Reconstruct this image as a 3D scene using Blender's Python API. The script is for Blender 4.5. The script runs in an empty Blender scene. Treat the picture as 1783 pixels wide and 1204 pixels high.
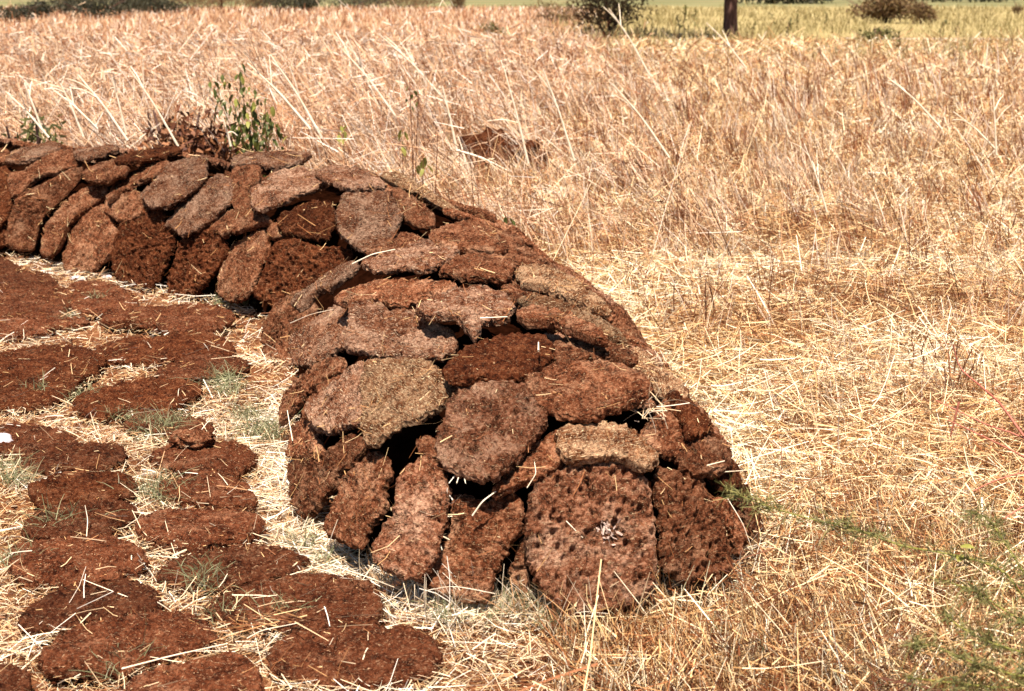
import bpy, math, random
import numpy as np
from mathutils import Vector, Matrix

random.seed(7)
rng = np.random.default_rng(11)
S = bpy.context.scene
COL = S.collection

# ---------------------------------------------------------------- camera, sky, sun, exposure
CAM = np.array([0.0, 0.0, 1.6])
PITCH = math.radians(14.1)
FPX = 1783 * 50 / 36.0
cd = bpy.data.cameras.new("camera")
cam = bpy.data.objects.new("camera", cd)
COL.objects.link(cam)
cam.location = CAM
cam.rotation_euler = (math.pi / 2 - PITCH, 0, 0)
cd.lens = 50
cd.sensor_width = 36
cd.clip_start = 0.05
cd.clip_end = 6000
cd.dof.use_dof = True
cd.dof.focus_distance = 4.7
cd.dof.aperture_fstop = 6.3
S.camera = cam

SUN = Vector((-0.06, -0.33, 0.93)).normalized()
W = bpy.data.worlds.new("World")
S.world = W
W.use_nodes = True
wn = W.node_tree
for n in list(wn.nodes):
    wn.nodes.remove(n)
sky = wn.nodes.new("ShaderNodeTexSky")
sky.sky_type = 'NISHITA'
sky.sun_disc = False
sky.sun_elevation = math.asin(SUN.z)
sky.sun_rotation = math.atan2(SUN.x, SUN.y)
bg = wn.nodes.new("ShaderNodeBackground")
bg.inputs[1].default_value = 0.05
wo = wn.nodes.new("ShaderNodeOutputWorld")
wn.links.new(sky.outputs[0], bg.inputs[0])
wn.links.new(bg.outputs[0], wo.inputs[0])

sl = bpy.data.lights.new("sun", 'SUN')
sl.energy = 5.0
sl.angle = math.radians(0.5)
sl.color = (1.0, 0.90, 0.78)
so = bpy.data.objects.new("sun", sl)
COL.objects.link(so)
so.rotation_euler = SUN.to_track_quat('Z', 'Y').to_euler()
so.location = (6, -4, 12)

vs = S.view_settings
vs.view_transform = 'Standard'
vs.look = 'None'
vs.gamma = 1.0
vs.exposure = 1.3
vs.use_curve_mapping = False
S.cycles.diffuse_bounces = 1

# ---------------------------------------------------------------- camera maths (reference pixels 1783 x 1204)
cp, sp = math.cos(PITCH), math.sin(PITCH)
FWD = np.array([0, cp, -sp]); UPV = np.array([0, sp, cp]); RGT = np.array([1.0, 0, 0])

def ray(px, py):
    d = FWD + RGT * ((px - 891.5) / FPX) - UPV * ((py - 602.0) / FPX)
    return d / np.linalg.norm(d)

def on_ground(px, py, z=0.0):
    d = ray(px, py)
    return CAM + d * ((z - CAM[2]) / d[2])

def at_depth(px, py, y):
    d = ray(px, py)
    return CAM + d * (y / d[1])

# ---------------------------------------------------------------- noise
PERM = np.random.default_rng(3).permutation(512).astype(np.int64)
PERM = np.concatenate([PERM, PERM, PERM])
GRAD = np.random.default_rng(4).normal(size=(512, 3))
GRAD /= np.linalg.norm(GRAD, axis=1)[:, None]

def noise3(p):
    p = np.asarray(p, float)
    i = np.floor(p).astype(np.int64)
    f = p - i
    u = f * f * f * (f * (f * 6 - 15) + 10)
    out = 0
    for dx in (0, 1):
        for dy in (0, 1):
            for dz in (0, 1):
                h = PERM[(PERM[(PERM[(i[..., 0] + dx) & 511] + i[..., 1] + dy) & 511] + i[..., 2] + dz) & 511]
                g = GRAD[h]
                v = g[..., 0] * (f[..., 0] - dx) + g[..., 1] * (f[..., 1] - dy) + g[..., 2] * (f[..., 2] - dz)
                wgt = (u[..., 0] if dx else 1 - u[..., 0]) * (u[..., 1] if dy else 1 - u[..., 1]) * (u[..., 2] if dz else 1 - u[..., 2])
                out = out + v * wgt
    return out * 1.5

def fbm(p, octv=3, gain=0.5):
    a, s, o = 1.0, 0.0, np.asarray(p, float)
    for _ in range(octv):
        s = s + a * noise3(o)
        o = o * 2.03 + 17.3
        a *= gain
    return s

def worley2(uv, cell, seed):
    q = uv / cell
    i = np.floor(q).astype(np.int64)
    best = np.full(q.shape[:-1], 9.0); idv = np.zeros(q.shape[:-1])
    for dx in (-1, 0, 1):
        for dy in (-1, 0, 1):
            c = i + np.array([dx, dy])
            h = PERM[(PERM[(c[..., 0] + seed) & 511] + c[..., 1]) & 511]
            jx = ((h * 73) % 101) / 101.0; jy = ((h * 37) % 97) / 97.0
            d = np.hypot(c[..., 0] + jx - q[..., 0], c[..., 1] + jy - q[..., 1])
            idv = np.where(d < best, ((h * 53) % 89) / 89.0, idv)
            best = np.minimum(best, d)
    return best, idv

# ---------------------------------------------------------------- mesh helpers
def mesh_from(name, verts, faces, mat, tone=None, smooth=True):
    """faces: an (n, k) index array or a list of such arrays"""
    me = bpy.data.meshes.new(name)
    verts = np.asarray(verts, np.float32).reshape(-1, 3)
    fl = faces if isinstance(faces, list) else [faces]
    fl = [np.asarray(f, np.int32) for f in fl if len(f)]
    me.vertices.add(len(verts))
    me.vertices.foreach_set("co", verts.ravel())
    loops = np.concatenate([f.ravel() for f in fl])
    sizes = np.concatenate([np.full(len(f), f.shape[1], np.int32) for f in fl])
    starts = np.concatenate([[0], np.cumsum(sizes)[:-1]]).astype(np.int32)
    me.loops.add(len(loops)); me.loops.foreach_set("vertex_index", loops)
    me.polygons.add(len(sizes)); me.polygons.foreach_set("loop_start", starts)
    me.update(calc_edges=True)
    if smooth:
        me.polygons.foreach_set("use_smooth", np.ones(len(sizes), bool))
    if tone is not None:
        a = me.attributes.new("tone", 'FLOAT', 'FACE')
        a.data.foreach_set("value", np.asarray(tone, np.float32))
    if mat:
        me.materials.append(mat)
    return me

def link(name, data, parent=None, loc=None):
    o = bpy.data.objects.new(name, data)
    COL.objects.link(o)
    if loc is not None:
        o.location = loc
    if parent:
        o.parent = parent
    return o

def tag(o, label=None, cat=None, group=None, kind=None):
    if label: o["label"] = label
    if cat: o["category"] = cat
    if group: o["group"] = group
    if kind: o["kind"] = kind
    return o

def unit(v):
    return v / np.maximum(np.linalg.norm(v, axis=-1, keepdims=True), 1e-9)

def ribbons(P, D, L, Wd, segs=2, droop=0.0, curl=0.0, taper=0.5, r=rng):
    """N thin blades as one vertex array and one quad array"""
    N = len(P)
    D = unit(D)
    t = np.linspace(0, 1, segs + 1)[None, :, None]
    L = np.broadcast_to(L, (N,)).reshape(N, 1, 1); Wd = np.broadcast_to(Wd, (N,)).reshape(N, 1, 1)
    droop = np.broadcast_to(droop, (N,)).reshape(N, 1, 1)
    R = unit(r.normal(size=(N, 3)))
    side = unit(np.cross(D, R))
    nrm = unit(np.cross(D, side))
    c = P[:, None, :] + D[:, None, :] * L * t
    c = c + nrm[:, None, :] * (r.normal(size=(N, 1, 1)) * curl * L * t * t)
    c[:, :, 2:3] -= droop * L * t * t
    w = Wd * (1 - taper * t) * 0.5
    v = np.stack([c - side[:, None, :] * w, c + side[:, None, :] * w], axis=2)  # N, s+1, 2, 3
    b = (np.arange(N) * (segs + 1) * 2)[:, None]
    k = (np.arange(segs) * 2)[None, :]
    f = np.stack([b + k, b + k + 1, b + k + 3, b + k + 2], axis=-1).reshape(-1, 4)
    return v.reshape(-1, 3), f

class Bag:
    def __init__(self): self.v, self.f, self.t, self.n = [], [], [], 0
    def add(self, v, f, tone=None):
        self.v.append(v); self.f.append(f + self.n); self.n += len(v)
        if tone is not None: self.t.append(np.asarray(tone, np.float32))
    def blades(self, P, D, L, Wd, segs=2, tone=None, **k):
        v, f = ribbons(np.asarray(P, float), np.asarray(D, float), L, Wd, segs, **k)
        tone = rng.random(len(P)) if tone is None else np.broadcast_to(tone, (len(P),))
        self.add(v, f, np.repeat(tone, segs))
    def mesh(self, name, mat):
        fl = {}
        return mesh_from(name, np.concatenate(self.v), np.concatenate(self.f), mat, np.concatenate(self.t) if self.t else None)

def tube(pts, rad, sides=6, cap=True):
    pts = np.asarray(pts, float); n = len(pts)
    rad = np.broadcast_to(rad, (n,))
    tg = unit(np.gradient(pts, axis=0))
    ref = np.array([0.3, 0.2, 1.0]) if abs(tg[0, 2]) < 0.9 else np.array([1.0, 0.1, 0])
    a = unit(np.cross(tg, ref)); b = np.cross(tg, a)
    th = np.arange(sides) * 2 * math.pi / sides
    v = pts[:, None, :] + rad[:, None, None] * (np.cos(th)[None, :, None] * a[:, None, :] + np.sin(th)[None, :, None] * b[:, None, :])
    i = np.arange(n - 1)[:, None] * sides; j = np.arange(sides)[None, :]; j2 = (j + 1) % sides
    f = np.stack([i + j, i + j2, i + sides + j2, i + sides + j], -1).reshape(-1, 4)
    return v.reshape(-1, 3), f

def spline(pts, n):
    pts = np.asarray(pts, float)
    s = np.concatenate([[0], np.cumsum(np.linalg.norm(np.diff(pts, axis=0), axis=1))])
    q = np.linspace(0, s[-1], n)
    p = np.stack([np.interp(q, s, pts[:, k]) for k in range(pts.shape[1])], 1)
    for _ in range(max(1, n // (2 * len(pts)))):
        p[1:-1] = 0.25 * p[:-2] + 0.5 * p[1:-1] + 0.25 * p[2:]
    return p

# ---------------------------------------------------------------- materials
def new_mat(name):
    m = bpy.data.materials.new(name); m.use_nodes = True
    nt = m.node_tree
    for n in list(nt.nodes): nt.nodes.remove(n)
    return m, nt

def N(nt, t, **k):
    n = nt.nodes.new(t)
    for a, b in k.items(): setattr(n, a, b)
    return n

def ramp(nt, stops, fac):
    r = N(nt, "ShaderNodeValToRGB")
    e = r.color_ramp.elements
    while len(e) < len(stops): e.new(0.5)
    for el, (p, c) in zip(e, stops):
        el.position = p; el.color = (*c, 1)
    nt.links.new(fac, r.inputs[0])
    return r.outputs[0]

def mix(nt, fac, a, b, mode='MIX'):
    m = N(nt, "ShaderNodeMix", data_type='RGBA', blend_type=mode)
    for s, v in ((m.inputs[0], fac), (m.inputs[6], a), (m.inputs[7], b)):
        if isinstance(v, (int, float)): s.default_value = v
        elif isinstance(v, tuple): s.default_value = (*v, 1)
        else: nt.links.new(v, s)
    return m.outputs[2]

def ntex(nt, vec, scale, detail=3, rough=0.6, dist=0.0):
    t = N(nt, "ShaderNodeTexNoise")
    t.inputs["Scale"].default_value = scale; t.inputs["Detail"].default_value = detail
    t.inputs["Roughness"].default_value = rough; t.inputs["Distortion"].default_value = dist
    if vec is not None: nt.links.new(vec, t.inputs["Vector"])
    return t.outputs[0]

def vmap(nt, vec, scale=(1, 1, 1), rot=(0, 0, 0)):
    m = N(nt, "ShaderNodeMapping")
    m.inputs["Scale"].default_value = scale; m.inputs["Rotation"].default_value = rot
    nt.links.new(vec, m.inputs["Vector"])
    return m.outputs[0]

def math_(nt, op, a, b=0.0):
    m = N(nt, "ShaderNodeMath", operation=op)
    for s, v in zip(m.inputs, (a, b)):
        if isinstance(v, (int, float)): s.default_value = v
        else: nt.links.new(v, s)
    return m.outputs[0]

def maprange(nt, v, a, b, c=0.0, d=1.0):
    m = N(nt, "ShaderNodeMapRange", clamp=True)
    for s, x in zip(m.inputs[1:5], (a, b, c, d)): s.default_value = x
    nt.links.new(v, m.inputs[0])
    return m.outputs[0]

def finish(nt, color, rough=0.9, bump=None, bdist=0.003, spec=0.15, trans=None):
    b = N(nt, "ShaderNodeBsdfPrincipled")
    b.inputs["Roughness"].default_value = rough
    b.inputs["Specular IOR Level"].default_value = spec
    nt.links.new(color, b.inputs["Base Color"])
    if bump is not None:
        bn = N(nt, "ShaderNodeBump")
        bn.inputs["Strength"].default_value = 1.0; bn.inputs["Distance"].default_value = bdist
        nt.links.new(bump, bn.inputs["Height"]); nt.links.new(bn.outputs[0], b.inputs["Normal"])
    out = N(nt, "ShaderNodeOutputMaterial")
    sh = b.outputs[0]
    if trans:
        t = N(nt, "ShaderNodeBsdfTranslucent"); nt.links.new(color, t.inputs[0])
        ms = N(nt, "ShaderNodeMixShader"); ms.inputs[0].default_value = trans
        nt.links.new(sh, ms.inputs[1]); nt.links.new(t.outputs[0], ms.inputs[2]); sh = ms.outputs[0]
    nt.links.new(sh, out.inputs[0])

def cake_mat(name, lo, mid, hi, crust, crust_amt, fleck, fleck_amt):
    """dried dung: fibrous, blotchy, flecked with chaff and weathered to a pale crust"""
    m, nt = new_mat(name)
    tc = N(nt, "ShaderNodeTexCoord"); oi = N(nt, "ShaderNodeObjectInfo")
    va = N(nt, "ShaderNodeVectorMath", operation='ADD')
    sc = N(nt, "ShaderNodeVectorMath", operation='SCALE')
    sc.inputs[0].default_value = (31, 17, 23); nt.links.new(oi.outputs["Random"], sc.inputs["Scale"])
    nt.links.new(tc.outputs["Object"], va.inputs[0]); nt.links.new(sc.outputs[0], va.inputs[1])
    v = va.outputs[0]
    n1 = ntex(nt, v, 14, 4, 0.65); n2 = ntex(nt, v, 70, 4, 0.75, 0.4)
    s = math_(nt, 'ADD', math_(nt, 'MULTIPLY', n1, 0.38), math_(nt, 'MULTIPLY', n2, 0.62))
    c = ramp(nt, [(0.39, lo), (0.50, mid), (0.61, hi)], s)
    crumb = ntex(nt, v, 120, 3, 0.7, 0.3)
    cr = ntex(nt, v, 7, 5, 0.7, 0.6)
    grain = ntex(nt, vmap(nt, v, (60, 260, 120), (0, 0, 0.6)), 1.0, 2, 0.6, 1.5)
    cf = math_(nt, 'MULTIPLY', maprange(nt, cr, 0.60 - 0.3 * crust_amt, 0.76 - 0.3 * crust_amt), maprange(nt, math_(nt, 'ADD', math_(nt, 'MULTIPLY', grain, .45), math_(nt, 'MULTIPLY', n2, .55)), 0.42, 0.56, 0.0, 1.0))
    c = mix(nt, cf, c, crust)
    c = mix(nt, maprange(nt, crumb, 0.60, 0.68, 0, .3 + .5 * fleck_amt), c, fleck)
    c = mix(nt, maprange(nt, crumb, 0.42, 0.33, 0, .75), c, lo)
    fl = None
    for rot, sc_ in (((0, 0, 0.3), (30, 330, 200)), ((0, 0, 1.7), (28, 300, 200)), ((0, 0, 2.6), (36, 340, 200))):
        f = ntex(nt, vmap(nt, v, sc_, rot), 1.0, 1, 0.5, 0.8)
        f = maprange(nt, f, 0.74 - 0.12 * fleck_amt, 0.80 - 0.12 * fleck_amt)
        fl = f if fl is None else math_(nt, 'MAXIMUM', fl, f)
    c = mix(nt, fl, c, fleck)
    hsv = N(nt, "ShaderNodeHueSaturation")
    nt.links.new(c, hsv.inputs["Color"])
    nt.links.new(maprange(nt, oi.outputs["Random"], 0, 1, 0.74, 1.30), hsv.inputs["Value"])
    b1 = ntex(nt, v, 130, 4, 0.75); b2 = ntex(nt, vmap(nt, v, (70, 320, 150), (0, 0, 1.0)), 1.0, 2, 0.6, 1.0)
    vo = N(nt, "ShaderNodeTexVoronoi", feature='SMOOTH_F1'); vo.inputs["Scale"].default_value = 105; nt.links.new(v, vo.inputs["Vector"])
    h = math_(nt, 'ADD', b1, math_(nt, 'ADD', math_(nt, 'MULTIPLY', b2, 0.5), math_(nt, 'MULTIPLY', fl, 0.30)))
    h = math_(nt, 'SUBTRACT', h, math_(nt, 'MULTIPLY', vo.outputs["Distance"], .55))
    finish(nt, hsv.outputs[0], 0.95, h, 0.013, 0.05)
    return m

CM = {
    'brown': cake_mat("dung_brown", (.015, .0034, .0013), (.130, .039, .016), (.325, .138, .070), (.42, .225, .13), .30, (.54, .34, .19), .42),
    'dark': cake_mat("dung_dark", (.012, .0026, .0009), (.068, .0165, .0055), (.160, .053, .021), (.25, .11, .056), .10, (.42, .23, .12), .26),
    'pale': cake_mat("dung_weathered", (.020, .0048, .002), (.120, .040, .018), (.265, .123, .066), (.41, .25, .165), .46, (.60, .42, .28), .62),
    'gold': cake_mat("dung_chaffy", (.026, .007, .0026), (.140, .050, .020), (.31, .148, .070), (.50, .31, .18), .50, (.66, .47, .28), .85),
    'tan': cake_mat("dung_dried_tan", (.017, .004, .0016), (.160, .054, .025), (.37, .172, .098), (.46, .275, .18), .42, (.58, .39, .23), .42),
    'ground': cake_mat("dung_fresh_dry", (.020, .0045, .0018), (.096, .0265, .0105), (.185, .064, .029), (.27, .125, .068), .16, (.50, .30, .17), .42),
}

def straw_mat(name, stops, trans=0.2, patch=None, pamt=0.5, pscale=0.6):
    m, nt = new_mat(name)
    a = N(nt, "ShaderNodeAttribute", attribute_name="tone")
    c = ramp(nt, stops, a.outputs["Fac"])
    if patch:
        ge = N(nt, "ShaderNodeNewGeometry")
        n = ntex(nt, ge.outputs["Position"], pscale, 3, 0.6)
        c = mix(nt, maprange(nt, n, 0.42, 0.62, 0, pamt), c, patch, 'MULTIPLY')
    finish(nt, c, 0.65, None, trans=trans, spec=0.25)
    return m

STRAW = straw_mat("dry_straw", [(0, (.085, .024, .008)), (.24, (.27, .10, .034)), (.45, (.58, .355, .155)), (.72, (.78, .61, .36)), (1, (.88, .80, .63))], .12, (1.0, .84, .66), .5, 0.9)
PALE = straw_mat("bleached_straw", [(0, (.20, .075, .028)), (.2, (.50, .29, .14)), (.55, (.76, .60, .40)), (1, (.87, .80, .69))], .12)
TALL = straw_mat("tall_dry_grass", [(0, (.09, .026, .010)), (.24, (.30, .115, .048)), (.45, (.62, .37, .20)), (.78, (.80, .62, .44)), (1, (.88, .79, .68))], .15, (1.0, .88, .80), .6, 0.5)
PASTURE = straw_mat("pasture_grass", [(0, (.17, .135, .05)), (.5, (.33, .265, .11)), (1, (.50, .40, .20))], .1)
BROWNBUSH = straw_mat("brown_dead_leaf", [(0, (.035, .009, .004)), (.5, (.13, .042, .016)), (1, (.28, .12, .05))], .1)
GREENG = straw_mat("green_grass", [(0, (.05, .06, .028)), (.4, (.17, .175, .08)), (.75, (.34, .33, .18)), (1, (.60, .58, .42))], .3)
TWIG = straw_mat("dark_stubble", [(0, (.045, .014, .008)), (.6, (.13, .045, .022)), (1, (.26, .10, .05))], 0.0)
FEATHER = straw_mat("feathery_leaf", [(0, (.045, .052, .018)), (.5, (.14, .138, .045)), (.85, (.27, .24, .085)), (1, (.42, .34, .13))], .25)
SHRUB = straw_mat("dark_shrub_leaf", [(0, (.012, .014, .007)), (.6, (.035, .035, .017)), (1, (.085, .075, .04))], .15)
DRYSHRUB = straw_mat("dry_shrub_leaf", [(0, (.06, .03, .014)), (.5, (.16, .09, .04)), (1, (.24, .17, .07))], .2)
OLIVE = straw_mat("olive_leaf", [(0, (.04, .045, .012)), (.5, (.11, .105, .03)), (1, (.22, .20, .07))], .25)

def plain_mat(name, a, b, scale=20, rough=0.85, bd=0.004, trans=None, stretch=(1, 1, 1), spec=.2):
    m, nt = new_mat(name)
    tc = N(nt, "ShaderNodeTexCoord")
    v = vmap(nt, tc.outputs["Object"], stretch)
    n = ntex(nt, v, scale, 5, 0.65)
    finish(nt, ramp(nt, [(0.35, a), (0.65, b)], n), rough, n, bd, spec, trans)
    return m

LEAF = plain_mat("weed_leaf", (.055, .075, .018), (.16, .17, .045), 14, .5, .001, .3)
LEAFY = plain_mat("yellow_green_leaf", (.22, .22, .04), (.36, .34, .09), 14, .5, .001, .3)
REDSTEM = plain_mat("red_stem", (.26, .07, .045), (.42, .15, .10), 12, .6, .001)
STEM = plain_mat("brown_stem", (.10, .04, .02), (.22, .09, .045), 18, .8, .001)
STRAWSTEM = plain_mat("straw_stem", (.70, .54, .36), (.88, .78, .62), 10, .5, .001)
STONE = plain_mat("pale_stone", (.44, .36, .36), (.66, .58, .60), 12, .9, .006)
BARK = plain_mat("tree_bark", (.045, .022, .016), (.17, .09, .07), 7, .95, .03, None, (2.5, 2.5, .5))
CORE = plain_mat("shade_black_core", (.004, .0012, .0005), (.014, .004, .0018), 25, 1.0, .02, spec=0.0)  # far darker than the dung itself, painting the shade inside the gaps
WHITE = plain_mat("white_mould", (.26, .15, .11), (.48, .36, .30), 60, .95, .003)

def ground_mat():
    m, nt = new_mat("dry_field_soil")
    ge = N(nt, "ShaderNodeNewGeometry"); P = ge.outputs["Position"]
    sx = N(nt, "ShaderNodeSeparateXYZ"); nt.links.new(P, sx.inputs[0])
    n1 = ntex(nt, P, 1.3, 6, 0.7); n2 = ntex(nt, P, 38, 4, 0.75)
    s = math_(nt, 'ADD', math_(nt, 'MULTIPLY', n1, .45), math_(nt, 'MULTIPLY', n2, .55))
    near = ramp(nt, [(.38, (.085, .030, .011)), (.5, (.24, .11, .045)), (.64, (.50, .30, .15))], s)
    nb = ntex(nt, P, 0.11, 4, 0.6)
    ya = N(nt, "ShaderNodeAttribute", attribute_name="yard")
    dust = ramp(nt, [(.38, (.04, .011, .004)), (.52, (.15, .055, .023)), (.68, (.36, .20, .10))], s)
    near = mix(nt, ya.outputs["Fac"], near, dust)
    yg = ramp(nt, [(.3, (.20, .155, .06)), (.5, (.285, .225, .10)), (.7, (.35, .25, .13))], ntex(nt, P, .6, 5, .7))
    fy = math_(nt, 'ADD', sx.outputs[1], math_(nt, 'MULTIPLY', math_(nt, 'SUBTRACT', nb, .5), 26.0))
    dryl = ramp(nt, [(.35, (.17, .085, .045)), (.55, (.28, .165, .09)), (.7, (.34, .23, .14))], ntex(nt, P, .35, 6, .75))
    side = math_(nt, 'SUBTRACT', sx.outputs[0], math_(nt, 'ADD', math_(nt, 'MULTIPLY', sx.outputs[1], .075), -1.5))
    yg = mix(nt, maprange(nt, math_(nt, 'ADD', side, math_(nt, 'MULTIPLY', math_(nt, 'SUBTRACT', nb, .5), 8.0)), -1.5, 1.5), dryl, yg)
    c = mix(nt, maprange(nt, fy, 40, 52), near, yg)
    gr = ramp(nt, [(.35, (.115, .115, .05)), (.65, (.20, .175, .085))], ntex(nt, P, .08, 4, .6))
    c = mix(nt, maprange(nt, fy, 118, 140), c, gr)
    so_ = ramp(nt, [(.4, (.22, .12, .08)), (.6, (.12, .14, .06))], ntex(nt, vmap(nt, P, (.006, .03, 1)), 1.0, 4, .6))
    c = mix(nt, maprange(nt, fy, 185, 215), c, so_)
    finish(nt, c, .95, n2, .012, .05)
    return m
GROUND = ground_mat()

def track_mat():
    m, nt = new_mat("pale_track_soil")
    ge = N(nt, "ShaderNodeNewGeometry")
    n = ntex(nt, ge.outputs["Position"], 1.1, 6, .7)
    finish(nt, ramp(nt, [(.35, (.34, .25, .17)), (.65, (.50, .42, .35))], n), .95, n, .02, .05)
    return m

# ---------------------------------------------------------------- heap shape
CL = np.array([[0.10, 4.12], [0.03, 4.6], [-0.11, 5.3], [-0.25, 6.1], [-0.44, 6.95], [-1.08, 7.8], [-1.95, 8.55], [-2.85, 9.3], [-4.1, 10.15], [-5.6, 11.0]])
HW0 = np.array([0.70, 0.74, 0.80, 0.78, 0.73, 0.70, 0.70, 0.70, 0.70, 0.70])
HH0 = np.array([0.52, 0.55, 0.58, 0.60, 0.64, 0.66, 0.66, 0.64, 0.62, 0.60])

def heap_dist(xy):
    xy = np.asarray(xy, float)
    best = np.full(xy.shape[:-1], 1e9); w = np.full(xy.shape[:-1], .7); h = np.full(xy.shape[:-1], .6)
    for i in range(len(CL) - 1):
        a, b = CL[i], CL[i + 1]
        ab = b - a
        t = np.clip(((xy - a) @ ab) / (ab @ ab), 0, 1)
        d = np.linalg.norm(xy - (a + t[..., None] * ab), axis=-1)
        m = d < best
        best = np.where(m, d, best)
        w = np.where(m, HW0[i] * (1 - t) + HW0[i + 1] * t, w)
        h = np.where(m, HH0[i] * (1 - t) + HH0[i + 1] * t, h)
    return best, w, h

def heap_z(xy, inset=0.0):
    d, w, h = heap_dist(xy)
    wi = w - inset * .55
    q = np.clip(1 - (d / wi) ** 2.2, 0, 1)
    return (h - inset) * q ** 0.6 - np.where(d > wi, (d - wi) * 1.6, 0)

def heap_normal(xy):
    e = .05
    xy = np.asarray(xy, float)
    gx = (heap_z(xy + [e, 0]) - heap_z(xy - [e, 0])) / (2 * e)
    gy = (heap_z(xy + [0, e]) - heap_z(xy - [0, e])) / (2 * e)
    return unit(np.array([-gx, -gy, 1.0]))

def heap_hit(px, py):
    d = ray(px, py)
    t = np.arange(2.5, 14, .004)
    p = CAM + t[:, None] * d
    g = p[:, 2] - heap_z(p[:, :2])
    k = np.where(g < 0)[0]
    k = k[0] if len(k) else int(np.argmin(g))
    return p[k]

# ---------------------------------------------------------------- structure: ground, track
def axis(lo, hi, fine_lo, fine_hi, step):
    a = list(np.arange(fine_lo, fine_hi, step)); s = step; v = fine_hi
    while v < hi: a.append(v); s *= 1.28; v += s
    a.append(hi); s = step; v = fine_lo - step; pre = []
    while v > lo: pre.append(v); s *= 1.28; v -= s
    pre.append(lo)
    return np.array(pre[::-1] + a)

gx = axis(-2500, 2500, -5, 5, .06); gy = axis(-600, 4500, 1.8, 12, .06)
X, Y = np.meshgrid(gx, gy)
nearw = np.clip(1 - np.hypot(X, Y - 6) / 14, 0, 1)
Z = -0.012 + 0.016 * noise3(np.stack([X * 2.2, Y * 2.2, X * 0], -1)) * nearw - 0.006 * nearw
ix = np.arange(len(gx) - 1)[None, :]; iy = np.arange(len(gy) - 1)[:, None] * len(gx)
gf = np.stack([iy + ix, iy + ix + 1, iy + ix + 1 + len(gx), iy + ix + len(gx)], -1).reshape(-1, 4)
gm = mesh_from("ground", np.stack([X, Y, Z], -1), gf, GROUND)
yc = np.interp(Y, CL[:, 1], CL[:, 0]); hd = heap_dist(np.stack([X, Y], -1))[0]
yard = np.clip((yc + .55 - X) / .35, 0, 1) * np.clip((11 - Y) / 1.5, 0, 1) * np.clip((X + 7) / 2, 0, 1)
ya = gm.attributes.new("yard", 'FLOAT', 'POINT'); ya.data.foreach_set("value", yard.ravel().astype(np.float32))
tag(link("ground", gm), kind='structure')

tx = np.linspace(11, 60, 50)
def track_y(x): return 47.5 - .10 * (x - 12) + 1.2 * np.sin(x * .22)
hw = 0.35 + 2.2 * np.clip((tx - 11) / 12, 0, 1)
tv = np.stack([np.stack([tx, track_y(tx) - hw + .5 * np.sin(tx * 1.7), tx * 0 - .004], -1), np.stack([tx, track_y(tx) + hw + .4 * np.sin(tx * 1.3 + 1), tx * 0 - .004], -1)], 1).reshape(-1, 3)
k = np.arange(len(tx) - 1) * 2
tag(link("path", mesh_from("path", tv, np.stack([k, k + 2, k + 3, k + 1], -1), track_mat())), kind='structure')

# heap core: the packed inner cakes, painted near-black for the shade in the gaps
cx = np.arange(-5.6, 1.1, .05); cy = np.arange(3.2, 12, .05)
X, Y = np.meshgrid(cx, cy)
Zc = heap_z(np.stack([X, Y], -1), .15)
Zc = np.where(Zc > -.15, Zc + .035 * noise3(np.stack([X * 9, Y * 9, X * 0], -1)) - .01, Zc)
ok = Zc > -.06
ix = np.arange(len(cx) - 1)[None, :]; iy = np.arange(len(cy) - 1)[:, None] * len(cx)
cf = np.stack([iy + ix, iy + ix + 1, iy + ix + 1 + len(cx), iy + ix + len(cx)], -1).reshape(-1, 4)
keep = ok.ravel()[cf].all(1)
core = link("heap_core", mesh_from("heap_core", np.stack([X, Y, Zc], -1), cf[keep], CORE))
tag(core, "packed inside of the long heap, painted shade-black, seen only through gaps between its cakes", "dung heap")

# ---------------------------------------------------------------- dung cakes
T_ = {'A': (0, 220, 3.542), 'B': (350, 220, 3.542), 'C': (450, 440, 3.542), 'D': (700, 480, 3.542), 'E': (450, 700, 3.168),
      'F': (850, 680, 3.009), 'H': (800, 200, 3.01), 'P': (0, 0, 1), 'L': (0, 440, 3.542), 'M': (0, 700, 2.388)}

def chaikin(p, n=2):
    for _ in range(n):
        q = np.roll(p, -1, 0)
        p = np.stack([.75 * p + .25 * q, .25 * p + .75 * q], 1).reshape(-1, 2)
    return p

def radial(poly, c, th):
    """distance from c to the outline at each angle"""
    a = poly - c; b = np.roll(a, -1, 0)
    out = np.zeros(len(th))
    dx, dy = np.cos(th), np.sin(th)
    for (p, q) in zip(a, b):
        e = q - p
        den = dx * e[1] - dy * e[0]
        with np.errstate(divide='ignore', invalid='ignore'):
            t = (p[0] * e[1] - p[1] * e[0]) / den
            s = (p[0] * dy - p[1] * dx) / den
        ok = (t > 0) & (s >= -1e-6) & (s <= 1 + 1e-6) & np.isfinite(t)
        out = np.where(ok, np.maximum(out, t), out)
    return np.where(out <= 0, np.median(out[out > 0]), out)

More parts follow.
